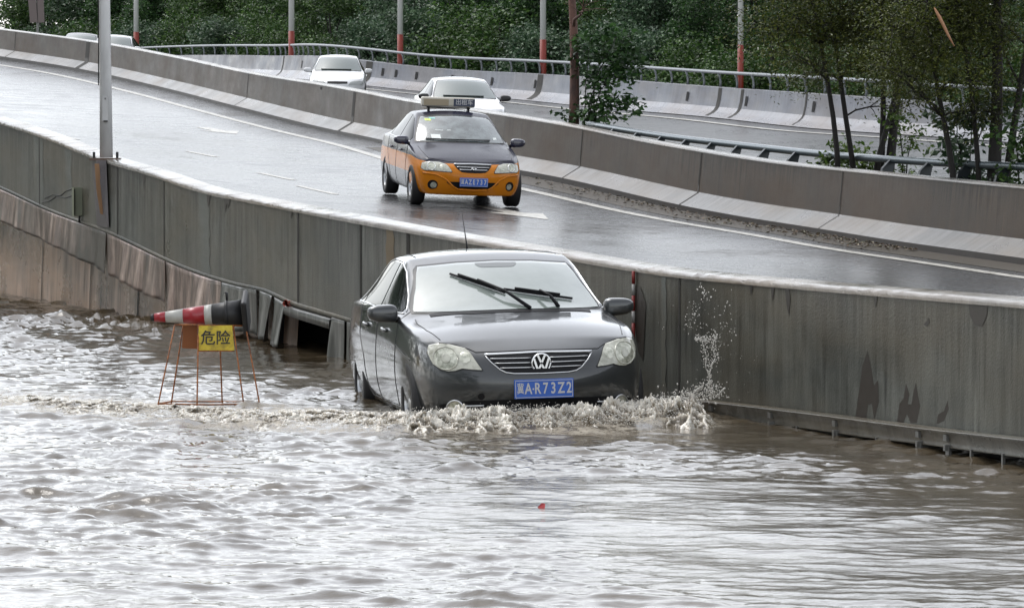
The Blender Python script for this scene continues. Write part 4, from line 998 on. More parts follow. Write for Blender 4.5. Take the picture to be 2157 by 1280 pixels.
class Skin:
    def __init__(s, me): s.bv = BVHTree.FromPolygons([v.co for v in me.vertices], [list(p.vertices) for p in me.polygons])
    def ray(s, a, b, view, off):
        if view == 'front': o, d = Vector((a, -3, b)), Vector((0, 1, 0))
        elif view == 'left': o, d = Vector((-3, a, b)), Vector((1, 0, 0))
        elif view == 'right': o, d = Vector((3, a, b)), Vector((-1, 0, 0))
        elif view == 'back': o, d = Vector((a, 9, b)), Vector((0, -1, 0))
        else: o, d = Vector((a, b, 5)), Vector((0, 0, -1))
        h = s.bv.ray_cast(o, d)
        if h[0] is None:
            q = {'front': Vector((a, .35, b)), 'left': Vector((-.8, a, b)), 'right': Vector((.8, a, b)), 'back': Vector((a, 4, b))}.get(view, Vector((a, b, .8)))
            h = s.bv.find_nearest(q); 
        return h[0] + h[1]*off, h[1], d
    def panel(s, name, top, bot, view, off, mat, parent, nx=None, nz=None, skirt=.012, step=.02):
        x0 = max(top[0][0], bot[0][0]); x1 = min(top[-1][0], bot[-1][0])
        nx = nx or max(6, int(abs(x1-x0)/step)); H = max(abs(poly_y(top, x) - poly_y(bot, x)) for x in np.linspace(x0, x1, 9)); nz = nz or max(3, int(H/step))
        V = []; F = []
        for i in range(nx + 1):
            a = x0 + (x1-x0)*i/nx; t_, b_ = poly_y(top, a), poly_y(bot, a)
            for j in range(nz + 1):
                p, n_, d = s.ray(a, b_ + (t_-b_)*j/nz, view, off); V.append(p)
        m = nz + 1
        for i in range(nx):
            for j in range(nz): F.append([i*m+j, (i+1)*m+j, (i+1)*m+j+1, i*m+j+1])
        ring = [(i*m) for i in range(nx+1)] + [nx*m + j for j in range(1, nz+1)] + [i*m + nz for i in range(nx-1, -1, -1)] + [j for j in range(nz-1, 0, -1)]
        dd = {'front': Vector((0, 1, 0)), 'left': Vector((1, 0, 0)), 'right': Vector((-1, 0, 0)), 'back': Vector((0, -1, 0)), 'top': Vector((0, 0, -1))}[view]
        n0 = len(V); V += [V[k] + dd*skirt for k in ring]
        for k in range(len(ring)): F.append([ring[k], ring[(k+1) % len(ring)], n0 + (k+1) % len(ring), n0 + k])
        me = fmesh(V, F, name); bm = bmesh.new(); bm.from_mesh(me); bmesh.ops.recalc_face_normals(bm, faces=bm.faces)
        bm.faces.ensure_lookup_table()
        if bm.faces[0].normal.dot(dd) > 0: bmesh.ops.reverse_faces(bm, faces=bm.faces)
        for e in bm.edges:
            if len(e.link_faces) == 2 and e.calc_face_angle(0) > .9: e.smooth = False
        bm.to_mesh(me); bm.free()
        return link(name, me, mat, parent)
    def line(s, pts, view, off, sub=.03):
        out = []
        for a, b in zip(pts[:-1], pts[1:]):
            n = max(1, int(math.hypot(b[0]-a[0], b[1]-a[1])/sub))
            for k in range(n): out.append(s.ray(a[0] + (b[0]-a[0])*k/n, a[1] + (b[1]-a[1])*k/n, view, off)[0])
        out.append(s.ray(*pts[-1], view, off)[0]); return out
    def tube(s, name, pts, view, off, r, mat, parent, n=6):
        mb = MB(); mb.tube(s.line(pts, view, off), r, n); return mb.build(name, mat, parent, True)
def mir(pl): return [(-x, z) for x, z in reversed(pl)]
M_glassd = pbr('dark_tinted_glass', (.012, .014, .014), .06, coat=.0, spec=.5, ior=1.14)
M_fog = pbr('misted_windscreen', (.40, .44, .41), .12, coat=1.0)
setin(M_fog, 'Base Color', ramp(M_fog, noise(M_fog, 2.2, 4), [(.3, (.17, .20, .18)), (.65, (.25, .28, .26))]))
M_lens = pbr('headlight_lens', (.60, .60, .48), .10, coat=1.0)
setin(M_lens, 'Base Color', ramp(M_lens, noise(M_lens, 22, 3), [(.3, (.30, .30, .24)), (.6, (.50, .50, .42))]))
M_lens2 = pbr('headlight_bowl', (.62, .62, .55), .15, .5, coat=1)
setin(M_lens2, 'Base Color', ramp(M_lens2, noise(M_lens2, 30, 3), [(.35, (.30, .31, .24)), (.6, (.6, .6, .5))]))
M_tyre = pbr('tyre_rubber', (.014, .014, .015), .65); M_rim = pbr('alloy_rim', (.45, .46, .47), .3, .8)
M_plastic = pbr('grille_black', (.006, .006, .007), .5, spec=.2); M_blue = pbr('number_plate_blue', (.006, .085, .42), .35, coat=.3); M_wh = pbr('plate_white', (.5, .5, .5), .4)
M_seal = pbr('black_seal', (.012, .012, .012), .45)
def paint(name, col, metal=.0, rough=.3, dirt=True):
    m = pbr(name, col, rough, metal, coat=1.0)
    m.node_tree.nodes['Principled BSDF'].inputs['Coat Roughness'].default_value = .06
    n = noise(m, 3, 5); setin(m, 'Coat Roughness', ramp(m, n, [(.35, g(.03)), (.7, g(.16))]))
    return m
def wheel(parent, x, y, r_, side, z=None):
    z = r_ if z is None else z; s = 1 if x > 0 else -1
    M = Matrix.Translation((x, y, z)) @ Matrix.Rotation(R(90)*s, 4, 'Y')
    mb = MB(); mb.lathe([(r_*.62, -.10), (r_*.93, -.105), (r_, -.075), (r_, .075), (r_*.93, .10), (r_*.64, .10), (r_*.62, .06)], 40, M); wo_ = mb.build('wheel', M_tyre, parent, True)
    mb = MB(); mb.lathe([(r_*.63, -.03), (r_*.64, .085), (r_*.60, .09), (r_*.57, .05), (r_*.56, .0)], 32, M)
    for k in range(7):
        a = 2*math.pi*k/7; Mr = M @ Matrix.Rotation(a, 4, 'Z'); mb.prism([(r_*.08, -.028), (r_*.60, -.018), (r_*.60, .018), (r_*.08, .028)], .025, Mr @ Matrix.Translation((0, 0, .05)))
    mb.lathe([(r_*.16, .0), (r_*.16, .075), (r_*.08, .085)], 16, M); mb.build('rim', M_rim, wo_, False)
    mb = MB(); mb.lathe([(r_*.5, .0), (r_*.5, .02)], 24, M); mb.build('brake_disc', M_dark, wo_, True)
def build_car(root, c, paint_m, glass_front, M_trim, wheels=True):
    o = link('body', car_cage(c), paint_m, root); ss = o.modifiers.new('s', 'SUBSURF'); ss.levels = 3; ss.render_levels = 3
    me0 = evaluated(o); sk = Skin(me0)
    if wheels:
        mb = MB()
        for y in c['axles']:
            for s in (-1, 1): mb.lathe([(c['rw']*1.17, 0), (c['rw']*1.17, .36)], 48, Matrix.Translation((s*.56 if s > 0 else -.56, y, c['rw'])) @ Matrix.Rotation(R(90)*s, 4, 'Y'))
        cut = mb.build('arch_cutter', M_seal); bo = o.modifiers.new('b', 'BOOLEAN'); bo.operation = 'DIFFERENCE'; bo.object = cut; bo.solver = 'EXACT'
        me = evaluated(o); o.modifiers.clear(); old = o.data; o.data = me; C.objects.unlink(cut); bpy.data.objects.remove(cut)
        if len(me.materials) < 2: me.materials.append(M_seal)
        # faces of the arch tubs turn black
        for p in me.polygons:
            cpt = p.center
            for y in c['axles']:
                rr = math.hypot(cpt.y - y, cpt.z - c['rw'])
                if abs(rr - c['rw']*1.17) < .012 and abs(cpt.x) < .86 and abs(p.normal.x) < .6: p.material_index = len(me.materials) - 1
                if rr < c['rw']*1.16 and abs(abs(cpt.x) - .56) < .02: p.material_index = len(me.materials) - 1
        for p in me.polygons: p.use_smooth = True
        bm = bmesh.new(); bm.from_mesh(me)
        for e in bm.edges:
            if len(e.link_faces) == 2 and e.calc_face_angle(0) > .7: e.smooth = False
        bm.to_mesh(me); bm.free()
        for y in c['axles']:
            for s in (-1, 1): wheel(root, s*(c['tw']), y, c['rw'], s)
    else:
        me = me0; o.modifiers.clear(); o.data = me; [setattr(p, 'use_smooth', True) for p in me.polygons]
    # windscreen
    tp, bt = c['ws']; sk.panel('windscreen_seal', [(x*1.03, z + .014) for x, z in tp], [(x*1.03, z - .012) for x, z in bt], 'front', .002, M_seal, root, 40, 18)
    wsn = sk.panel('windscreen', tp, bt, 'front', .007, glass_front, root, 44, 20)
    for view in ('left', 'right'):
        for nm, (tp, bt) in zip(('front_side_window', 'rear_side_window', 'quarter_window'), c['sw']):
            sk.panel(nm, tp, bt, view, .004, c.get('sglass', M_glassd), root)
        sk.tube('window_trim', c['wtrim'], view, .003, .006, M_trim, root)
        for ln in c['shut']: sk.tube('door_gap', ln, view, .0005, .0035, M_seal, root, 5)
        for hy in c['handles']:
            p, n_, d = sk.ray(hy, c['hz'], view, .02); mb = MB(); q = [sk.ray(hy + t, c['hz'] + .008*(t > 0), view, .004 + .026*math.cos(t/.095*1.45))[0] for t in (-.095, -.07, -.03, .03, .07, .095)]
            mb.tube(q, [.010, .013, .014, .014, .013, .010], 8); mb.build('door_handle', c.get('hmat', paint_m), root, True)
    return o, sk
def mirror_(root, x, y, z, paint_m, w_=.235, h=.135):
    s = 1 if x > 0 else -1
    mb = MB(); M = Matrix.Translation((x, y, z)) @ Matrix.Diagonal((w_/2, .075, h/2, 1))
    bm = bmesh.new(); bmesh.ops.create_uvsphere(bm, u_segments=24, v_segments=14, radius=1)
    for v in bm.verts:
        c_ = v.co; k = lambda t: math.copysign(abs(t)**.62, t)
        v.co = Vector((k(c_.x), k(c_.y), k(c_.z)*(1 - .22*s*c_.x) + .08*s*c_.x))
        if v.co.y > .35: v.co.y = .35
    bm.transform(M); me = bpy.data.meshes.new('wing_mirror'); bm.to_mesh(me); bm.free(); o = link('wing_mirror', me, paint_m, root)
    mb = MB(); mb.tube([(x - s*w_*.35, y + .01, z - h*.25), (x - s*(w_*.5 + .05), y + .03, z - h*.55), (x - s*(w_*.5 + .12), y + .05, z - h*.75)], [.028, .024, .03], 8); mb.build('mirror_arm', M_plastic, o, True)
    mb = MB(); mb.box((x, y + .030, z + .0), (w_*.82, .008, h*.72)); mb.build('mirror_glass', M_chromew, o)
def plate(sk, root, xc, zc, body, off=.012, w_=.44, h=.14, size=.112, sp=1.0):
    p, n_, d = sk.ray(xc, zc, 'front', 0); y = p.y - .022
    e = MB(); e.box((xc, y, zc), (w_, .012, h)); po = e.build('number_plate', M_blue, root); b = po.modifiers.new('b', 'BEVEL'); b.width = .004; b.segments = 2
    mb = MB(); t = .004
    for dx, dz, sx, sz in ((0, h/2 - .009, w_ - .018, t), (0, -h/2 + .009, w_ - .018, t), (-w_/2 + .009, 0, t, h - .018), (w_/2 - .009, 0, t, h - .018)): mb.box((xc + dx, y - .0065, zc + dz), (sx, .002, sz))
    mb.build('plate_border', M_wh, po)
    xx = xc - w_/2 + .045
    for i, ch in enumerate(body):
        if ch == '·': mb = MB(); mb.box((xx - .022, y - .0065, zc), (.011, .002, .011)); mb.build('dot', M_wh, po); xx += .010; continue
        cj = ord(ch) > 255
        text_obj('character', ch, .085 if cj else size, M_wh, po, (xx, y - .0065, zc), sx=.62 if cj else .70, bold=.0022 if not cj else .0008); xx += .0585
    return po

# ---- grey sedan in the water
P_grey = paint('dark_grey_metallic', (.085, .087, .105), .45, .36)
_n = noise(P_grey, 5, 5); setin(P_grey, 'Base Color', ramp(P_grey, _n, [(.3, (.027, .030, .032)), (.7, (.038, .042, .044))]))
GY = 28.02
sedan = thing('sedan', 'dark grey sedan with blue plate AR73Z2 driving through the flood water', 'car', (.236, GY, -.168), (0, -R(1.25), R(10.2)))
cs = dict(st=[(0.34, 0.8, 0.7, 0.715, 0.775, 0.8, 0), (0.62, 0.868, 0.815, 0.745, 0.845, 0.885, 0.02), (0.98, 0.885, 0.8532, 0.735, 0.8782, 0.9282, 0.04), (1.22, 0.888, 0.872, 0.725, 0.897, 0.957, 0.1), (1.42, 0.888, 0.897, 0.735, 0.927, 1.0022, 0.2), (1.72, 0.888, 0.912, 0.7, 1.0798, 1.1316, 0.2), (2.06, 0.888, 0.922, 0.66, 1.2523, 1.3041, 0.17), (2.3, 0.888, 0.927, 0.64, 1.332, 1.382, 0.1), (2.75, 0.888, 0.932, 0.635, 1.347, 1.402, 0), (3.2, 0.888, 0.937, 0.635, 1.3084, 1.367, -0.03), (3.6, 0.885, 0.942, 0.65, 1.1618, 1.2049, -0.06), (3.95, 0.875, 0.942, 0.68, 1.0065, 1.041, -0.06), (4.3, 0.85, 0.922, 0.7, 0.962, 0.9892, 0), (4.5, 0.8, 0.872, 0.68, 0.927, 0.952, 0)],
          nose=[.10, .03, -.01, .05, .10, .115], tail=[4.52, 4.60, 4.62, 4.60, 4.58, 4.55], cowl=4, rooff=7, axles=(.88, 3.46), rw=.315, tw=.775,
          ws=([(-.60, 1.335), (-.55, 1.362), (-.3, 1.385), (0, 1.392), (.3, 1.385), (.55, 1.362), (.60, 1.335)], [(-.60, .985), (-.60, .985), (-.3, .985), (0, .985), (.3, .985), (.60, .985), (.60, .985)]),
          sw=[], wtrim=[], shut=[], handles=(1.98, 2.98), hz=.80)
cs['ws'] = ([(-.715, 0.972), (-.69, 1.041), (-.64, 1.1445), (-.605, 1.2523), (-.59, 1.2756), (-.3, 1.3015), (0, 1.3101), (.3, 1.3015), (.59, 1.2756), (.605, 1.2523), (.64, 1.1445), (.69, 1.041), (.715, 0.972)],
            [(-.715, 0.957), (-.6, 0.957), (-.3, 0.967), (0, 0.972), (.3, 0.967), (.6, 0.957), (.715, 0.957)])
cs['sw'] = [([(1.62, 0.9979), (1.95, 1.1531), (2.2, 1.2566), (2.42, 1.2954)], [(1.62, 0.957), (2.42, 0.962)]), ([(2.50, 1.2997), (2.9, 1.3041), (3.2, 1.2609), (3.38, 1.2049)], [(2.50, 0.962), (3.38, 0.972)]), ([(3.43, 1.1747), (3.6, 1.0841), (3.70, 1.0151)], [(3.43, 0.9763), (3.70, 0.9806)])]
cs['wtrim'] = [(1.55, 0.947), (2.4, 0.952), (3.7, 0.962), (3.5, 1.1618), (3.2, 1.2825), (2.85, 1.322), (2.4, 1.3127), (2.1, 1.2394), (1.75, 1.0755), (1.55, 0.962)]
cs['shut'] = [[(1.50, .96), (1.42, .80), (1.40, .35), (1.5, .25), (2.4, .24)], [(2.44, .98), (2.42, .6), (2.42, .24)], [(3.45, .99), (3.35, .72), (3.1, .55), (3.0, .3), (2.95, .24), (2.45, .24)], [(1.42, .72), (.95, .66), (.75, .64)]]
body, sk = build_car(sedan, cs, P_grey, M_fog, M_chromew)
# headlights, outlines from the photograph turned into metres on the nose
HT = [(-.775, .715), (-.765, .757), (-.71, .775), (-.63, .767), (-.525, .738), (-.495, .705), (-.465, .648), (-.43, .590)]
HB = [(-.775, .700), (-.755, .632), (-.71, .592), (-.66, .578), (-.61, .582), (-.56, .598), (-.50, .590), (-.43, .585)]
def grow(tp, bt, d): return ([(tp[0][0]-d, tp[0][1]+d*.3)] + [(x, z+d) for x, z in tp] + [(tp[-1][0]+d, tp[-1][1])], [(bt[0][0]-d, bt[0][1]-d*.3)] + [(x, z-d) for x, z in bt] + [(bt[-1][0]+d, bt[-1][1]-d*.5)])
def circ(cx, cz, r_, n=24, e=1.0): return ([(cx - r_*math.cos(math.pi*k/n), cz + r_*e*math.sin(math.pi*k/n)) for k in range(n+1)], [(cx - r_*math.cos(math.pi*k/n), cz - r_*e*math.sin(math.pi*k/n)) for k in range(n+1)])
def ringline(cx, cz, r_, n=28, e=1.0): return [(cx + r_*math.cos(2*math.pi*k/n), cz + r_*e*math.sin(2*math.pi*k/n)) for k in range(n+1)]
for s in (-1, 1):
    T, B = (HT, HB) if s < 0 else (mir(HT), mir(HB))
    gt, gb = grow(T, B, .009); sk.panel('headlight_gap', gt, gb, 'front', .002, M_seal, sedan, 50, 16)
    hl = sk.panel('headlight', T, B, 'front', .008, M_lens, sedan, 50, 16)
    tp, bt = circ(s*.665, .668, .078); sk.panel('reflector_bowl', tp, bt, 'front', .011, M_lens2, hl, 24, 14, .004)
    sk.tube('bowl_ring', ringline(s*.665, .668, .080), 'front', .012, .0045, M_lens, hl)
    tp, bt = circ(s*.665, .668, .03, 16); sk.panel('bulb_cap', tp, bt, 'front', .015, M_lens, hl, 12, 8, .004)
    tp, bt = circ(s*.535, .672, .038, 16); sk.panel('indicator_bowl', tp, bt, 'front', .011, M_lens2, hl, 14, 8, .004)
# grille
GT = [(-.40, .694), (0, .702), (.40, .694)]; GB = [(-.40, .690), (-.36, .640), (-.30, .585), (-.26, .565), (-.2, .556), (0, .553), (.2, .556), (.26, .565), (.30, .585), (.36, .640), (.40, .690)]
gg = sk.panel('grille', [(-.395, .694), (0, .700), (.395, .694)], [(-.395, .688)] + GB[1:-1] + [(.395, .688)], 'front', .004, M_plastic, sedan, 60, 12)
sk.tube('chrome_frame', [(-.40, .692), (0, .701), (.40, .692)], 'front', .006, .0095, M_chromew, gg, 8)
sk.tube('chrome_frame', GB, 'front', .006, .0045, M_chromew, gg, 8)
for z, hw in ((.662, .365), (.630, .335), (.596, .30)): 
    for s in (-1, 1): sk.tube('grille_bar', [(s*.07, z), (s*hw, z + .001)], 'front', .008, .0036, M_chromew, gg, 8)
# round emblem: ring with a V above a W
p, n_, d = sk.ray(0, .628, 'front', .0); by = p.y - .018; em = MB(); em.lathe([(.072, 0), (.072, .012)], 40, Matrix.Translation((0, by + .014, .628)) @ Matrix.Rotation(R(90), 4, 'X')); eo = em.build('emblem', M_plastic, gg)
mb = MB(); mb.tube([(.068*math.cos(a), by, .628 + .068*math.sin(a)) for a in np.linspace(0, 2*math.pi, 49)], .0075, 8); mb.build('emblem_ring', M_chrome, eo, True)
def bar(mb, x0, z0, x1, z1, w_=.0145): 
    a, b = Vector((x0, by - .001, .628 + z0)), Vector((x1, by - .001, .628 + z1)); d = (b-a).normalized(); u = Vector((-d.z, 0, d.x))*w_/2; e = Vector((0, -.006, 0))
    mb.add([a+u, b+u, b-u, a-u, a+u+e, b+u+e, b-u+e, a-u+e], [[0, 1, 2, 3], [4, 7, 6, 5], [0, 4, 5, 1], [1, 5, 6, 2], [2, 6, 7, 3], [3, 7, 4, 0]])
mb = MB(); bar(mb, -.027, .060, -.003, .006); bar(mb, .027, .060, .003, .006); mb.build('emblem_letter', M_chrome, eo)
mb = MB(); bar(mb, -.055, .036, -.027, -.052); bar(mb, -.027, -.052, 0, -.008); bar(mb, 0, -.008, .027, -.052); bar(mb, .027, -.052, .055, .036); mb.build('emblem_letter', M_chrome, eo)
plate(sk, sedan, .005, .445, '冀A·R73Z2')
# lower intake with fog lamps, bumper details
sk.panel('lower_intake', [(-.72, .335), (-.5, .365), (0, .375), (.5, .365), (.72, .335)], [(-.72, .25), (0, .22), (.72, .25)], 'front', .004, M_plastic, sedan, 60, 8)
for s in (-1, 1):
    tp, bt = circ(s*.615, .315, .05); fl = sk.panel('fog_lamp', tp, bt, 'front', .010, M_lens2, sedan, 16, 10); sk.tube('fog_lamp_ring', ringline(s*.615, .315, .052), 'front', .012, .0065, M_chromew, fl)
    sk.tube('intake_trim', [(s*.56, .325), (s*.42, .33)], 'front', .008, .006, M_chromew, sedan)
tp, bt = circ(-.44, .395, .024, 14); sk.panel('tow_cover_hole', tp, bt, 'front', .003, M_plastic, sedan, 14, 8)
# bonnet gap and creases
sk.tube('bonnet_gap', [(-.70, .782), (-.60, .768), (-.50, .735), (-.455, .712), (0, .718), (.455, .712), (.50, .735), (.60, .768), (.70, .782)], 'front', .0008, .004, M_seal, sedan, 5)
for s in (-1, 1):
    sk.tube('bonnet_gap', [(s*.685, .42), (s*.735, .75), (s*.745, 1.15), (s*.73, 1.30)], 'top', .0008, .0035, M_seal, sedan, 5)
# cowl panel and wipers
sk.panel('cowl_panel', [(-.62, 1.33), (-.3, 1.22), (0, 1.20), (.3, 1.22), (.62, 1.33)], [(-.62, 1.26), (-.3, 1.12), (0, 1.09), (.3, 1.12), (.62, 1.26)], 'top', .004, M_plastic, sedan, 40, 6, .004)
def wiper(parent, p0, p1, arm):
    w_ = bpy.data.objects.new('wiper', None)
    a, b = [sk.ray(*q, 'front', .028)[0] for q in (p0, p1)]; bl = sk.line([p0, p1], 'front', .020); mb = MB(); mb.tube(bl, .010, 6); wo_ = mb.build('wiper', M_plastic, parent, True)
    mb = MB(); mb.tube(sk.line([(p0[0]*.85+p1[0]*.15, p0[1]*.85+p1[1]*.15), (p0[0]*.2+p1[0]*.8, p0[1]*.2+p1[1]*.8)], 'front', .040), .010, 6); mb.build('wiper_blade_frame', M_plastic, wo_, True)
    mid = ((p0[0]+p1[0])/2, (p0[1]+p1[1])/2); mb = MB(); mb.tube([sk.ray(*mid, 'front', .052)[0], sk.ray((mid[0]+arm[0])/2, (mid[1]+arm[1])/2, 'front', .06)[0], sk.ray(*arm, 'front', .012)[0]], [.010, .011, .016], 6); mb.build('wiper_arm', M_plastic, wo_, True)
wiper(sedan, (-.375, 1.215), (-.02, 1.075), (.13, .97)); wiper(sedan, (-.02, 1.10), (.50, 1.015), (.36, .97))
mb = MB(); 
sk.panel('mirror_shade_band', [(-.16, 1.298), (0, 1.302), (.16, 1.298)], [(-.16, 1.285), (-.13, 1.267), (.13, 1.267), (.16, 1.285)], 'front', .009, pbr('grey_band', (.16, .17, .17), .3), sedan, 16, 5, .002)
mirror_(sedan, -.955, 1.50, .955, P_grey); mirror_(sedan, .885, 1.50, .955, P_grey)
p, _, _ = sk.ray(-.02, 3.1, 'top', 0); mb = MB(); mb.tube([p, p + Vector((0, .02, .05)), p + Vector((0, .22, .30))], [.012, .006, .002], 6); mb.build('aerial', M_plastic, sedan, True)
sk.tube('roof_strip', [(-.53, 1.36)] and [(-.56, 2.35), (-.545, 2.9), (-.56, 3.3)], 'top', .001, .005, M_seal, sedan); sk.tube('roof_strip', [(.56, 2.35), (.545, 2.9), (.56, 3.3)], 'top', .001, .005, M_seal, sedan)

# ---- generic front for the other cars
def place_on(bv, px, py, yaw, d_hint=None):
    h, n_ = hit(bv, px, py); return h, n_
def slope_rot(fx_, fz_, y, yaw):
    t = Vector((float(fx_(y+1.5) - fx_(y-1.5)), 3, float(fz_(y+1.5) - fz_(y-1.5)))); return math.atan2(t.z, math.hypot(t.x, t.y))

# taxi
P_taxi = paint('navy_over_orange_paint', (.01, .01, .025), 0, .25)
tcn = nd(P_taxi.node_tree, 'ShaderNodeTexCoord'); sp = nd(P_taxi.node_tree, 'ShaderNodeSeparateXYZ'); P_taxi.node_tree.links.new(tcn.outputs['Object'], sp.inputs[0])
yy, zz_ = sp.outputs['Y'], sp.outputs['Z']
edge = math_(P_taxi, 'SUBTRACT', zz_, math_(P_taxi, 'MULTIPLY', math_(P_taxi, 'MINIMUM', yy, 1.0), .10))
isnavy = math_(P_taxi, 'GREATER_THAN', edge, .655)
low = math_(P_taxi, 'MULTIPLY', math_(P_taxi, 'LESS_THAN', zz_, .50), math_(P_taxi, 'GREATER_THAN', yy, 1.1))
body_c = mix(P_taxi, isnavy, (.52, .17, .006), (.008, .008, .022)); body_c = mix(P_taxi, low, body_c, (.15, .155, .165)); setin(P_taxi, 'Base Color', body_c)
M_tglass = pbr('taxi_windscreen', (.16, .19, .19), .08, coat=1.0)
setin(M_tglass, 'Base Color', ramp(M_tglass, noise(M_tglass, 6, 4), [(.35, (.03, .04, .04)), (.62, (.11, .135, .135))]))
P_taxi.node_tree.nodes['Principled BSDF'].inputs['Coat Weight'].default_value = .22; P_taxi.node_tree.nodes['Principled BSDF'].inputs['Specular IOR Level'].default_value = .2
ct = dict(st=[(.36, .775, .66, .69, .73, .755, 0), (.62, .84, .77, .715, .80, .835, .02), (.95, .858, .83, .71, .865, .905, .04), (1.15, .862, .87, .70, .90, .945, .08), (1.34, .862, .90, .705, .93, .99, .16),
              (1.65, .862, .92, .67, 1.09, 1.15, .18), (2.0, .862, .93, .61, 1.28, 1.34, .15), (2.22, .862, .935, .575, 1.365, 1.415, .08), (2.65, .862, .94, .565, 1.38, 1.43, 0), (3.1, .862, .945, .57, 1.34, 1.395, -.03), (3.5, .86, .95, .60, 1.18, 1.22, -.06), (3.85, .85, .95, .66, 1.02, 1.06, -.06), (4.2, .83, .94, .68, .97, 1.0, 0), (4.4, .78, .88, .66, .94, .96, 0)],
          nose=[.12, .03, -.01, .05, .11, .13], tail=[4.42, 4.50, 4.52, 4.50, 4.48, 4.45], cowl=4, rooff=7, axles=(.86, 3.46), rw=.31, tw=.755,
          ws=([(-.69, .97), (-.665, 1.05), (-.61, 1.17), (-.555, 1.285), (-.53, 1.31), (-.3, 1.335), (0, 1.345), (.3, 1.335), (.53, 1.31), (.555, 1.285), (.61, 1.17), (.665, 1.05), (.69, .97)], [(-.69, .955), (-.3, .965), (0, .97), (.3, .965), (.69, .955)]),
          sw=[([(1.55, 1.0), (1.88, 1.17), (2.12, 1.285), (2.34, 1.325)], [(1.55, .955), (2.34, .965)]), ([(2.42, 1.33), (2.8, 1.335), (3.1, 1.29), (3.28, 1.22)], [(2.42, .965), (3.28, .975)]), ([(3.33, 1.19), (3.5, 1.09), (3.6, 1.02)], [(3.33, .98), (3.6, .985)])],
          wtrim=[(1.5, .945), (2.4, .955), (3.62, .97)], shut=[[(1.44, .93), (1.38, .80), (1.36, .35), (1.5, .24), (2.3, .23)], [(2.38, .95), (2.36, .6), (2.36, .23)], [(3.35, .96), (3.27, .72), (3.05, .55), (2.95, .3), (2.4, .23)]], handles=(1.92, 2.9), hz=.79, zb=.19)
ht, _ = hit(BR, 985, 440)
yaw_t = R(10.5); pit = slope_rot(Mx, Mz, ht.y + 4, 0)
taxi = thing('taxi', 'orange and navy taxi with a roof sign driving down the wet ramp', 'taxi', tuple(ht + Vector((.04, .15, .0))), (-0.0, 0, 0))
def road_pose(o, bv, c, yaw, loc):
    """stand the car on the road: sample the surface under the axles"""
    def gz(x, y): r = bv.ray_cast(Vector((x, y, 40)), Vector((0, 0, -1)))[0]; return r.z if r else bv.find_nearest(Vector((x, y, 3)))[0].z
    ax = []
    cy, sy = math.cos(yaw), math.sin(yaw)
    def wp(lx, ly): return loc[0] + lx*cy - ly*sy, loc[1] + lx*sy + ly*cy
    f = [gz(*wp(s*.75, c['axles'][0])) for s in (-1, 1)]; b_ = [gz(*wp(s*.75, c['axles'][1])) for s in (-1, 1)]
    wb = c['axles'][1] - c['axles'][0]; p_ = math.atan2(sum(b_)/2 - sum(f)/2, wb); ro = math.atan2((f[1] - f[0] + b_[1] - b_[0])/2, 1.5)
    z0 = sum(f)/2 - math.tan(p_)*c['axles'][0]
    M = Matrix.Translation((loc[0], loc[1], z0 + .004)) @ Matrix.Rotation(yaw, 4, 'Z') @ Matrix.Rotation(p_, 4, 'X') @ Matrix.Rotation(-ro, 4, 'Y')
    o.matrix_world = M; o.location = M.to_translation(); o.rotation_euler = M.to_euler(); return p_, ro, z0
print('TAXI', ht, road_pose(taxi, BR, ct, yaw_t, (ht.x + .08, ht.y)))
tb, tk = build_car(taxi, ct, P_taxi, M_tglass, M_chromew)
TT = [(-.755, .61), (-.745, .665), (-.64, .69), (-.50, .685), (-.40, .655), (-.355, .60), (-.335, .565)]; TB = [(-.755, .585), (-.72, .560), (-.6, .560), (-.48, .555), (-.335, .550)]
for s in (-1, 1):
    T, B = (TT, TB) if s < 0 else (mir(TT), mir(TB))
    gt, gb = grow(T, B, .010); tk.panel('headlight_gap', gt, gb, 'front', .002, M_seal, taxi, 40, 12); hl = tk.panel('headlight', T, B, 'front', .008, M_lens, taxi, 40, 12)
    tp, bt = circ(s*.62, .625, .055); tk.panel('reflector_bowl', tp, bt, 'front', .011, M_lens2, hl, 18, 10, .004); tk.tube('bowl_ring', ringline(s*.62, .625, .056), 'front', .012, .005, M_chromew, hl)
    tp, bt = circ(s*.47, .610, .035); tk.panel('indicator_bowl', tp, bt, 'front', .011, M_lens2, hl, 14, 8, .004)
    tp, bt = circ(s*.60, .345, .072, 20, 1.0); tk.panel('fog_lamp_recess', tp, bt, 'front', .003, M_plastic, taxi, 18, 10); tp, bt = circ(s*.585, .34, .045); tk.panel('fog_lamp', tp, bt, 'front', .010, M_lens2, taxi, 14, 8)
    tk.tube('bumper_crease', [(s*.74, .52), (s*.55, .50), (s*.42, .44), (s*.30, .33), (s*.22, .285)], 'front', .002, .014, P_taxi, taxi, 8)
tk.tube('bumper_crease', [(-.22, .285), (0, .28), (.22, .285)], 'front', .002, .014, P_taxi, taxi, 8)
tg = tk.panel('grille', [(-.29, .665), (0, .672), (.29, .665)], [(-.29, .655), (-.25, .60), (-.19, .555), (-.1, .545), (0, .543), (.1, .545), (.19, .555), (.25, .60), (.29, .655)], 'front', .004, M_plastic, taxi, 40, 10)
tk.tube('chrome_frame', [(-.29, .665), (0, .672), (.29, .665)], 'front', .008, .011, M_chromew, tg)
tk.tube('grille_bar', [(-.25, .625), (.25, .625)], 'front', .009, .006, M_chromew, tg); tk.tube('grille_bar', [(-.215, .588), (.215, .588)], 'front', .009, .006, M_chromew, tg)
p, _, _ = tk.ray(0, .60, 'front', 0); by = p.y - .02
mb = MB()
for a, b, c_, d in ((-.040, -.018, -.018, .026), (.018, -.026, .040, .018)):
    mb.tube([(a, by, .60 + b), (c_, by, .60 + d)], .0075, 6)
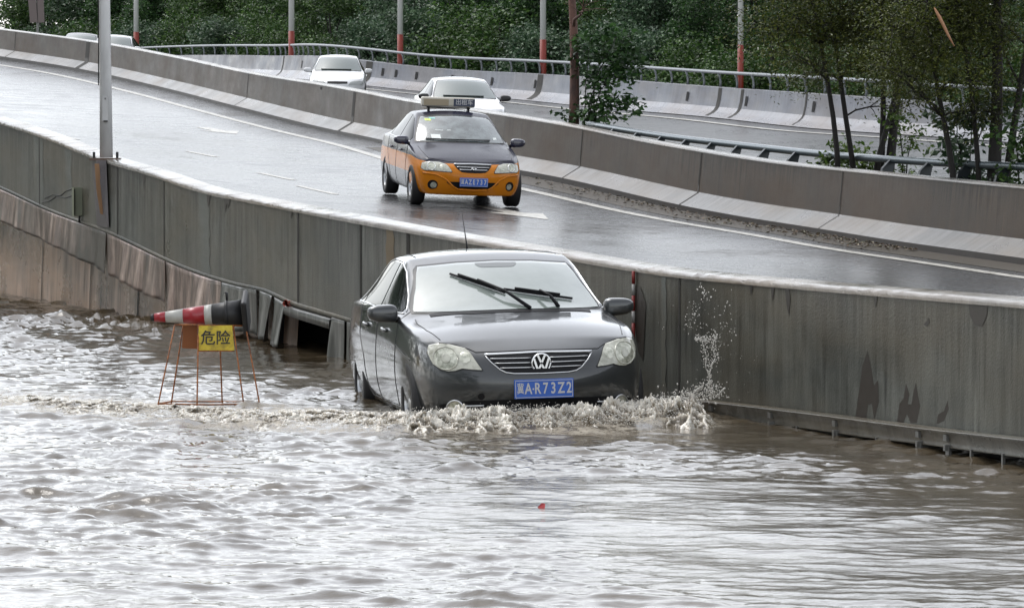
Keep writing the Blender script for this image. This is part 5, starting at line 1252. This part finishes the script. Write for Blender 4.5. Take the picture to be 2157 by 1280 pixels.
mb.tube([(-.03, by, .592), (.0, by - .002, .602), (.03, by, .610)], .006, 6); mb.build('emblem', M_chrome, tg, True)
tk.panel('lower_intake', [(-.40, .40), (-.30, .405), (.30, .405), (.40, .40)], [(-.40, .385), (-.28, .31), (0, .30), (.28, .31), (.40, .385)], 'front', .004, M_plastic, taxi, 40, 6)
plate(tk, taxi, 0, .405, '冀AZE737', h=.135, size=.105)
tk.tube('bonnet_gap', [(-.66, .745), (-.5, .72), (-.36, .70), (0, .705), (.36, .70), (.5, .72), (.66, .745)], 'front', .0008, .0045, M_seal, taxi, 5)
for s in (-1, 1): tk.tube('bonnet_gap', [(s*.66, .44), (s*.70, .75), (s*.71, 1.12)], 'top', .0008, .004, M_seal, taxi, 5)
mirror_(taxi, -.93, 1.42, .965, pbr('navy_mirror', (.014, .014, .035), .25, coat=1)); mirror_(taxi, .93, 1.42, .965, bpy.data.materials['navy_mirror'])
for a, b in (((-.55, .985), (-.05, .985)), ((-.05, .985), (.45, .985))): tk.tube('wiper', [a, b], 'front', .02, .010, M_plastic, taxi)
M_stick = pbr('yellow_green_sticker', (.55, .65, .10), .5); M_paper = pbr('white_paper', (.62, .66, .64), .5)
def wsp(x0, x1, z0, z1, nm, m): tk.panel(nm, [(x0, z1), (x1, z1)], [(x0, z0), (x1, z0)], 'front', .009, m, taxi, 6, 4, .001)
wsp(-.49, -.40, 1.255, 1.285, 'sticker', M_stick); wsp(-.42, -.33, 1.285, 1.305, 'sticker', pbr('teal_sticker', (.25, .55, .50), .5)); wsp(-.46, -.32, .99, 1.06, 'dashboard_card', M_paper); wsp(.52, .58, 1.0, 1.03, 'sticker', M_paper)
wsp(-.38, -.26, 1.115, 1.13, 'dashboard_card', pbr('grey_card', (.4, .43, .42), .5)); wsp(-.20, -.14, 1.12, 1.135, 'dashboard_card', bpy.data.materials['grey_card'])
# roof sign
p, _, _ = tk.ray(0, 2.35, 'top', 0); rs = thing('taxi_roof_sign', 'x', 'sign'); C.objects.unlink(rs); bpy.data.objects.remove(rs)
zr = p.z
mb = MB(); mb.box((-.05, 2.35, zr + .125), (.86, .16, .15)); ro_ = mb.build('roof_sign', pbr('roof_sign_beige', (.50, .47, .40), .4), taxi); b = ro_.modifiers.new('b', 'BEVEL'); b.width = .03; b.segments = 4
mb = MB(); mb.box((-.25, 2.268, zr + .122), (.40, .006, .10)); mb.build('cream_panel', pbr('cream_panel', (.34, .28, .19), .4), ro_)
mb = MB(); mb.box((.20, 2.268, zr + .125), (.34, .006, .115)); mb.build('blue_panel', pbr('slate_blue_panel', (.035, .045, .08), .4), ro_)
text_obj('lettering', '出租车', .095, M_wh, ro_, (.20, 2.264, zr + .125), bold=.001)
for x in (-.36, .28):
    mb = MB(); mb.box((x, 2.35, zr + .02), (.03, .10, .09)); mb.build('sign_foot', M_plastic, ro_)
mb = MB(); mb.box((-.04, 2.35, zr + .035), (.70, .05, .02)); mb.build('roof_bar', M_plastic, ro_)

# ---- white cars on the far roadway
P_white = paint('white_paint_gloss', (.60, .605, .61), 0, .25)
def white_car(px, py, yaw, label, hatch, mats, group='white cars on the far roadway', dist=None):
    c = dict(ct) if not hatch else dict(ct)
    if dist: h = BF.find_nearest(P(px, 130, dist))[0]; h = Vector((P(px, 130, dist).x, dist, h.z))
    else: h, n_ = hit(BF, px, py)
    o = thing('white_car' if mats is P_white else 'dark_car', label, 'car', tuple(h), group=group); print(label, h, road_pose(o, BF, c, yaw, (h.x, h.y)))
    b, k = build_car(o, c, mats, M_tglass2, M_seal)
    for s in (-1, 1):
        T, B = (TT, TB) if s < 0 else (mir(TT), mir(TB)); k.panel('headlight', T, B, 'front', .008, M_hl, o, 24, 8)
    k.panel('grille', [(-.30, .66), (0, .665), (.30, .66)], [(-.30, .60), (0, .59), (.30, .60)], 'front', .006, M_plastic, o, 20, 5)
    for s in (-1, 1): mirror_(o, s*.93, 1.42, .965, M_seal if 'black mirrors' in label else mats)
    k.tube('wiper', [(-.5, .985), (.4, .985)], 'front', .02, .012, M_plastic, o)
    return o
M_tglass2 = pbr('pale_green_windscreen', (.055, .08, .07), .08, coat=1.0); M_hl = pbr('clear_headlight', (.3, .31, .30), .15, coat=1)
white_car(996, 301, R(9), 'right white car with black mirrors on the far roadway, directly behind the taxi', False, P_white)
white_car(710, 219, R(2), 'left white car with white mirrors on the far roadway, half hidden by the median', False, P_white)
P_dk = paint('dark_car_paint', (.03, .03, .035), 0, .3)
white_car(152, 138, R(-2), 'dark roofed car at far left showing only its roof above the median', False, P_dk, None, 150)
white_car(222, 178, R(-2), 'pale car just right of the near lamp post showing only a sliver of roof', False, P_white, None, 138)

# wood added at left, outside the frame, to darken what the cars' flanks mirror
rngw = np.random.default_rng(88); pathw = [(-56, 215), (-47, 170), (-35, 122), (-24, 88), (-15, 62), (-12, 45), (-14, 22), (-18, -5)]
bl = []
for (x0, y0), (x1, y1) in zip(pathw[:-1], pathw[1:]):
    L = math.hypot(x1-x0, y1-y0)
    for k in range(int(L/2.2)):
        t = (k + rngw.random())*2.2/L
        for h in (1.2, 3.5, 6., 8.5, 11.5): bl.append((x0+(x1-x0)*t - abs(rngw.normal(0, 1.6)), y0+(y1-y0)*t + rngw.normal(0, 1.2), h + rngw.normal(0, .6), rngw.uniform(1.3, 2.1)))
o = link('added_wood', leaves_mesh(crown_pts(rngw, bl, 150000, .35, 14), .36, rngw), L_deep, None, False)
tag(o, 'unseen dark green wood added beyond the left edge of the water to darken reflections', 'wood', kind='stuff')
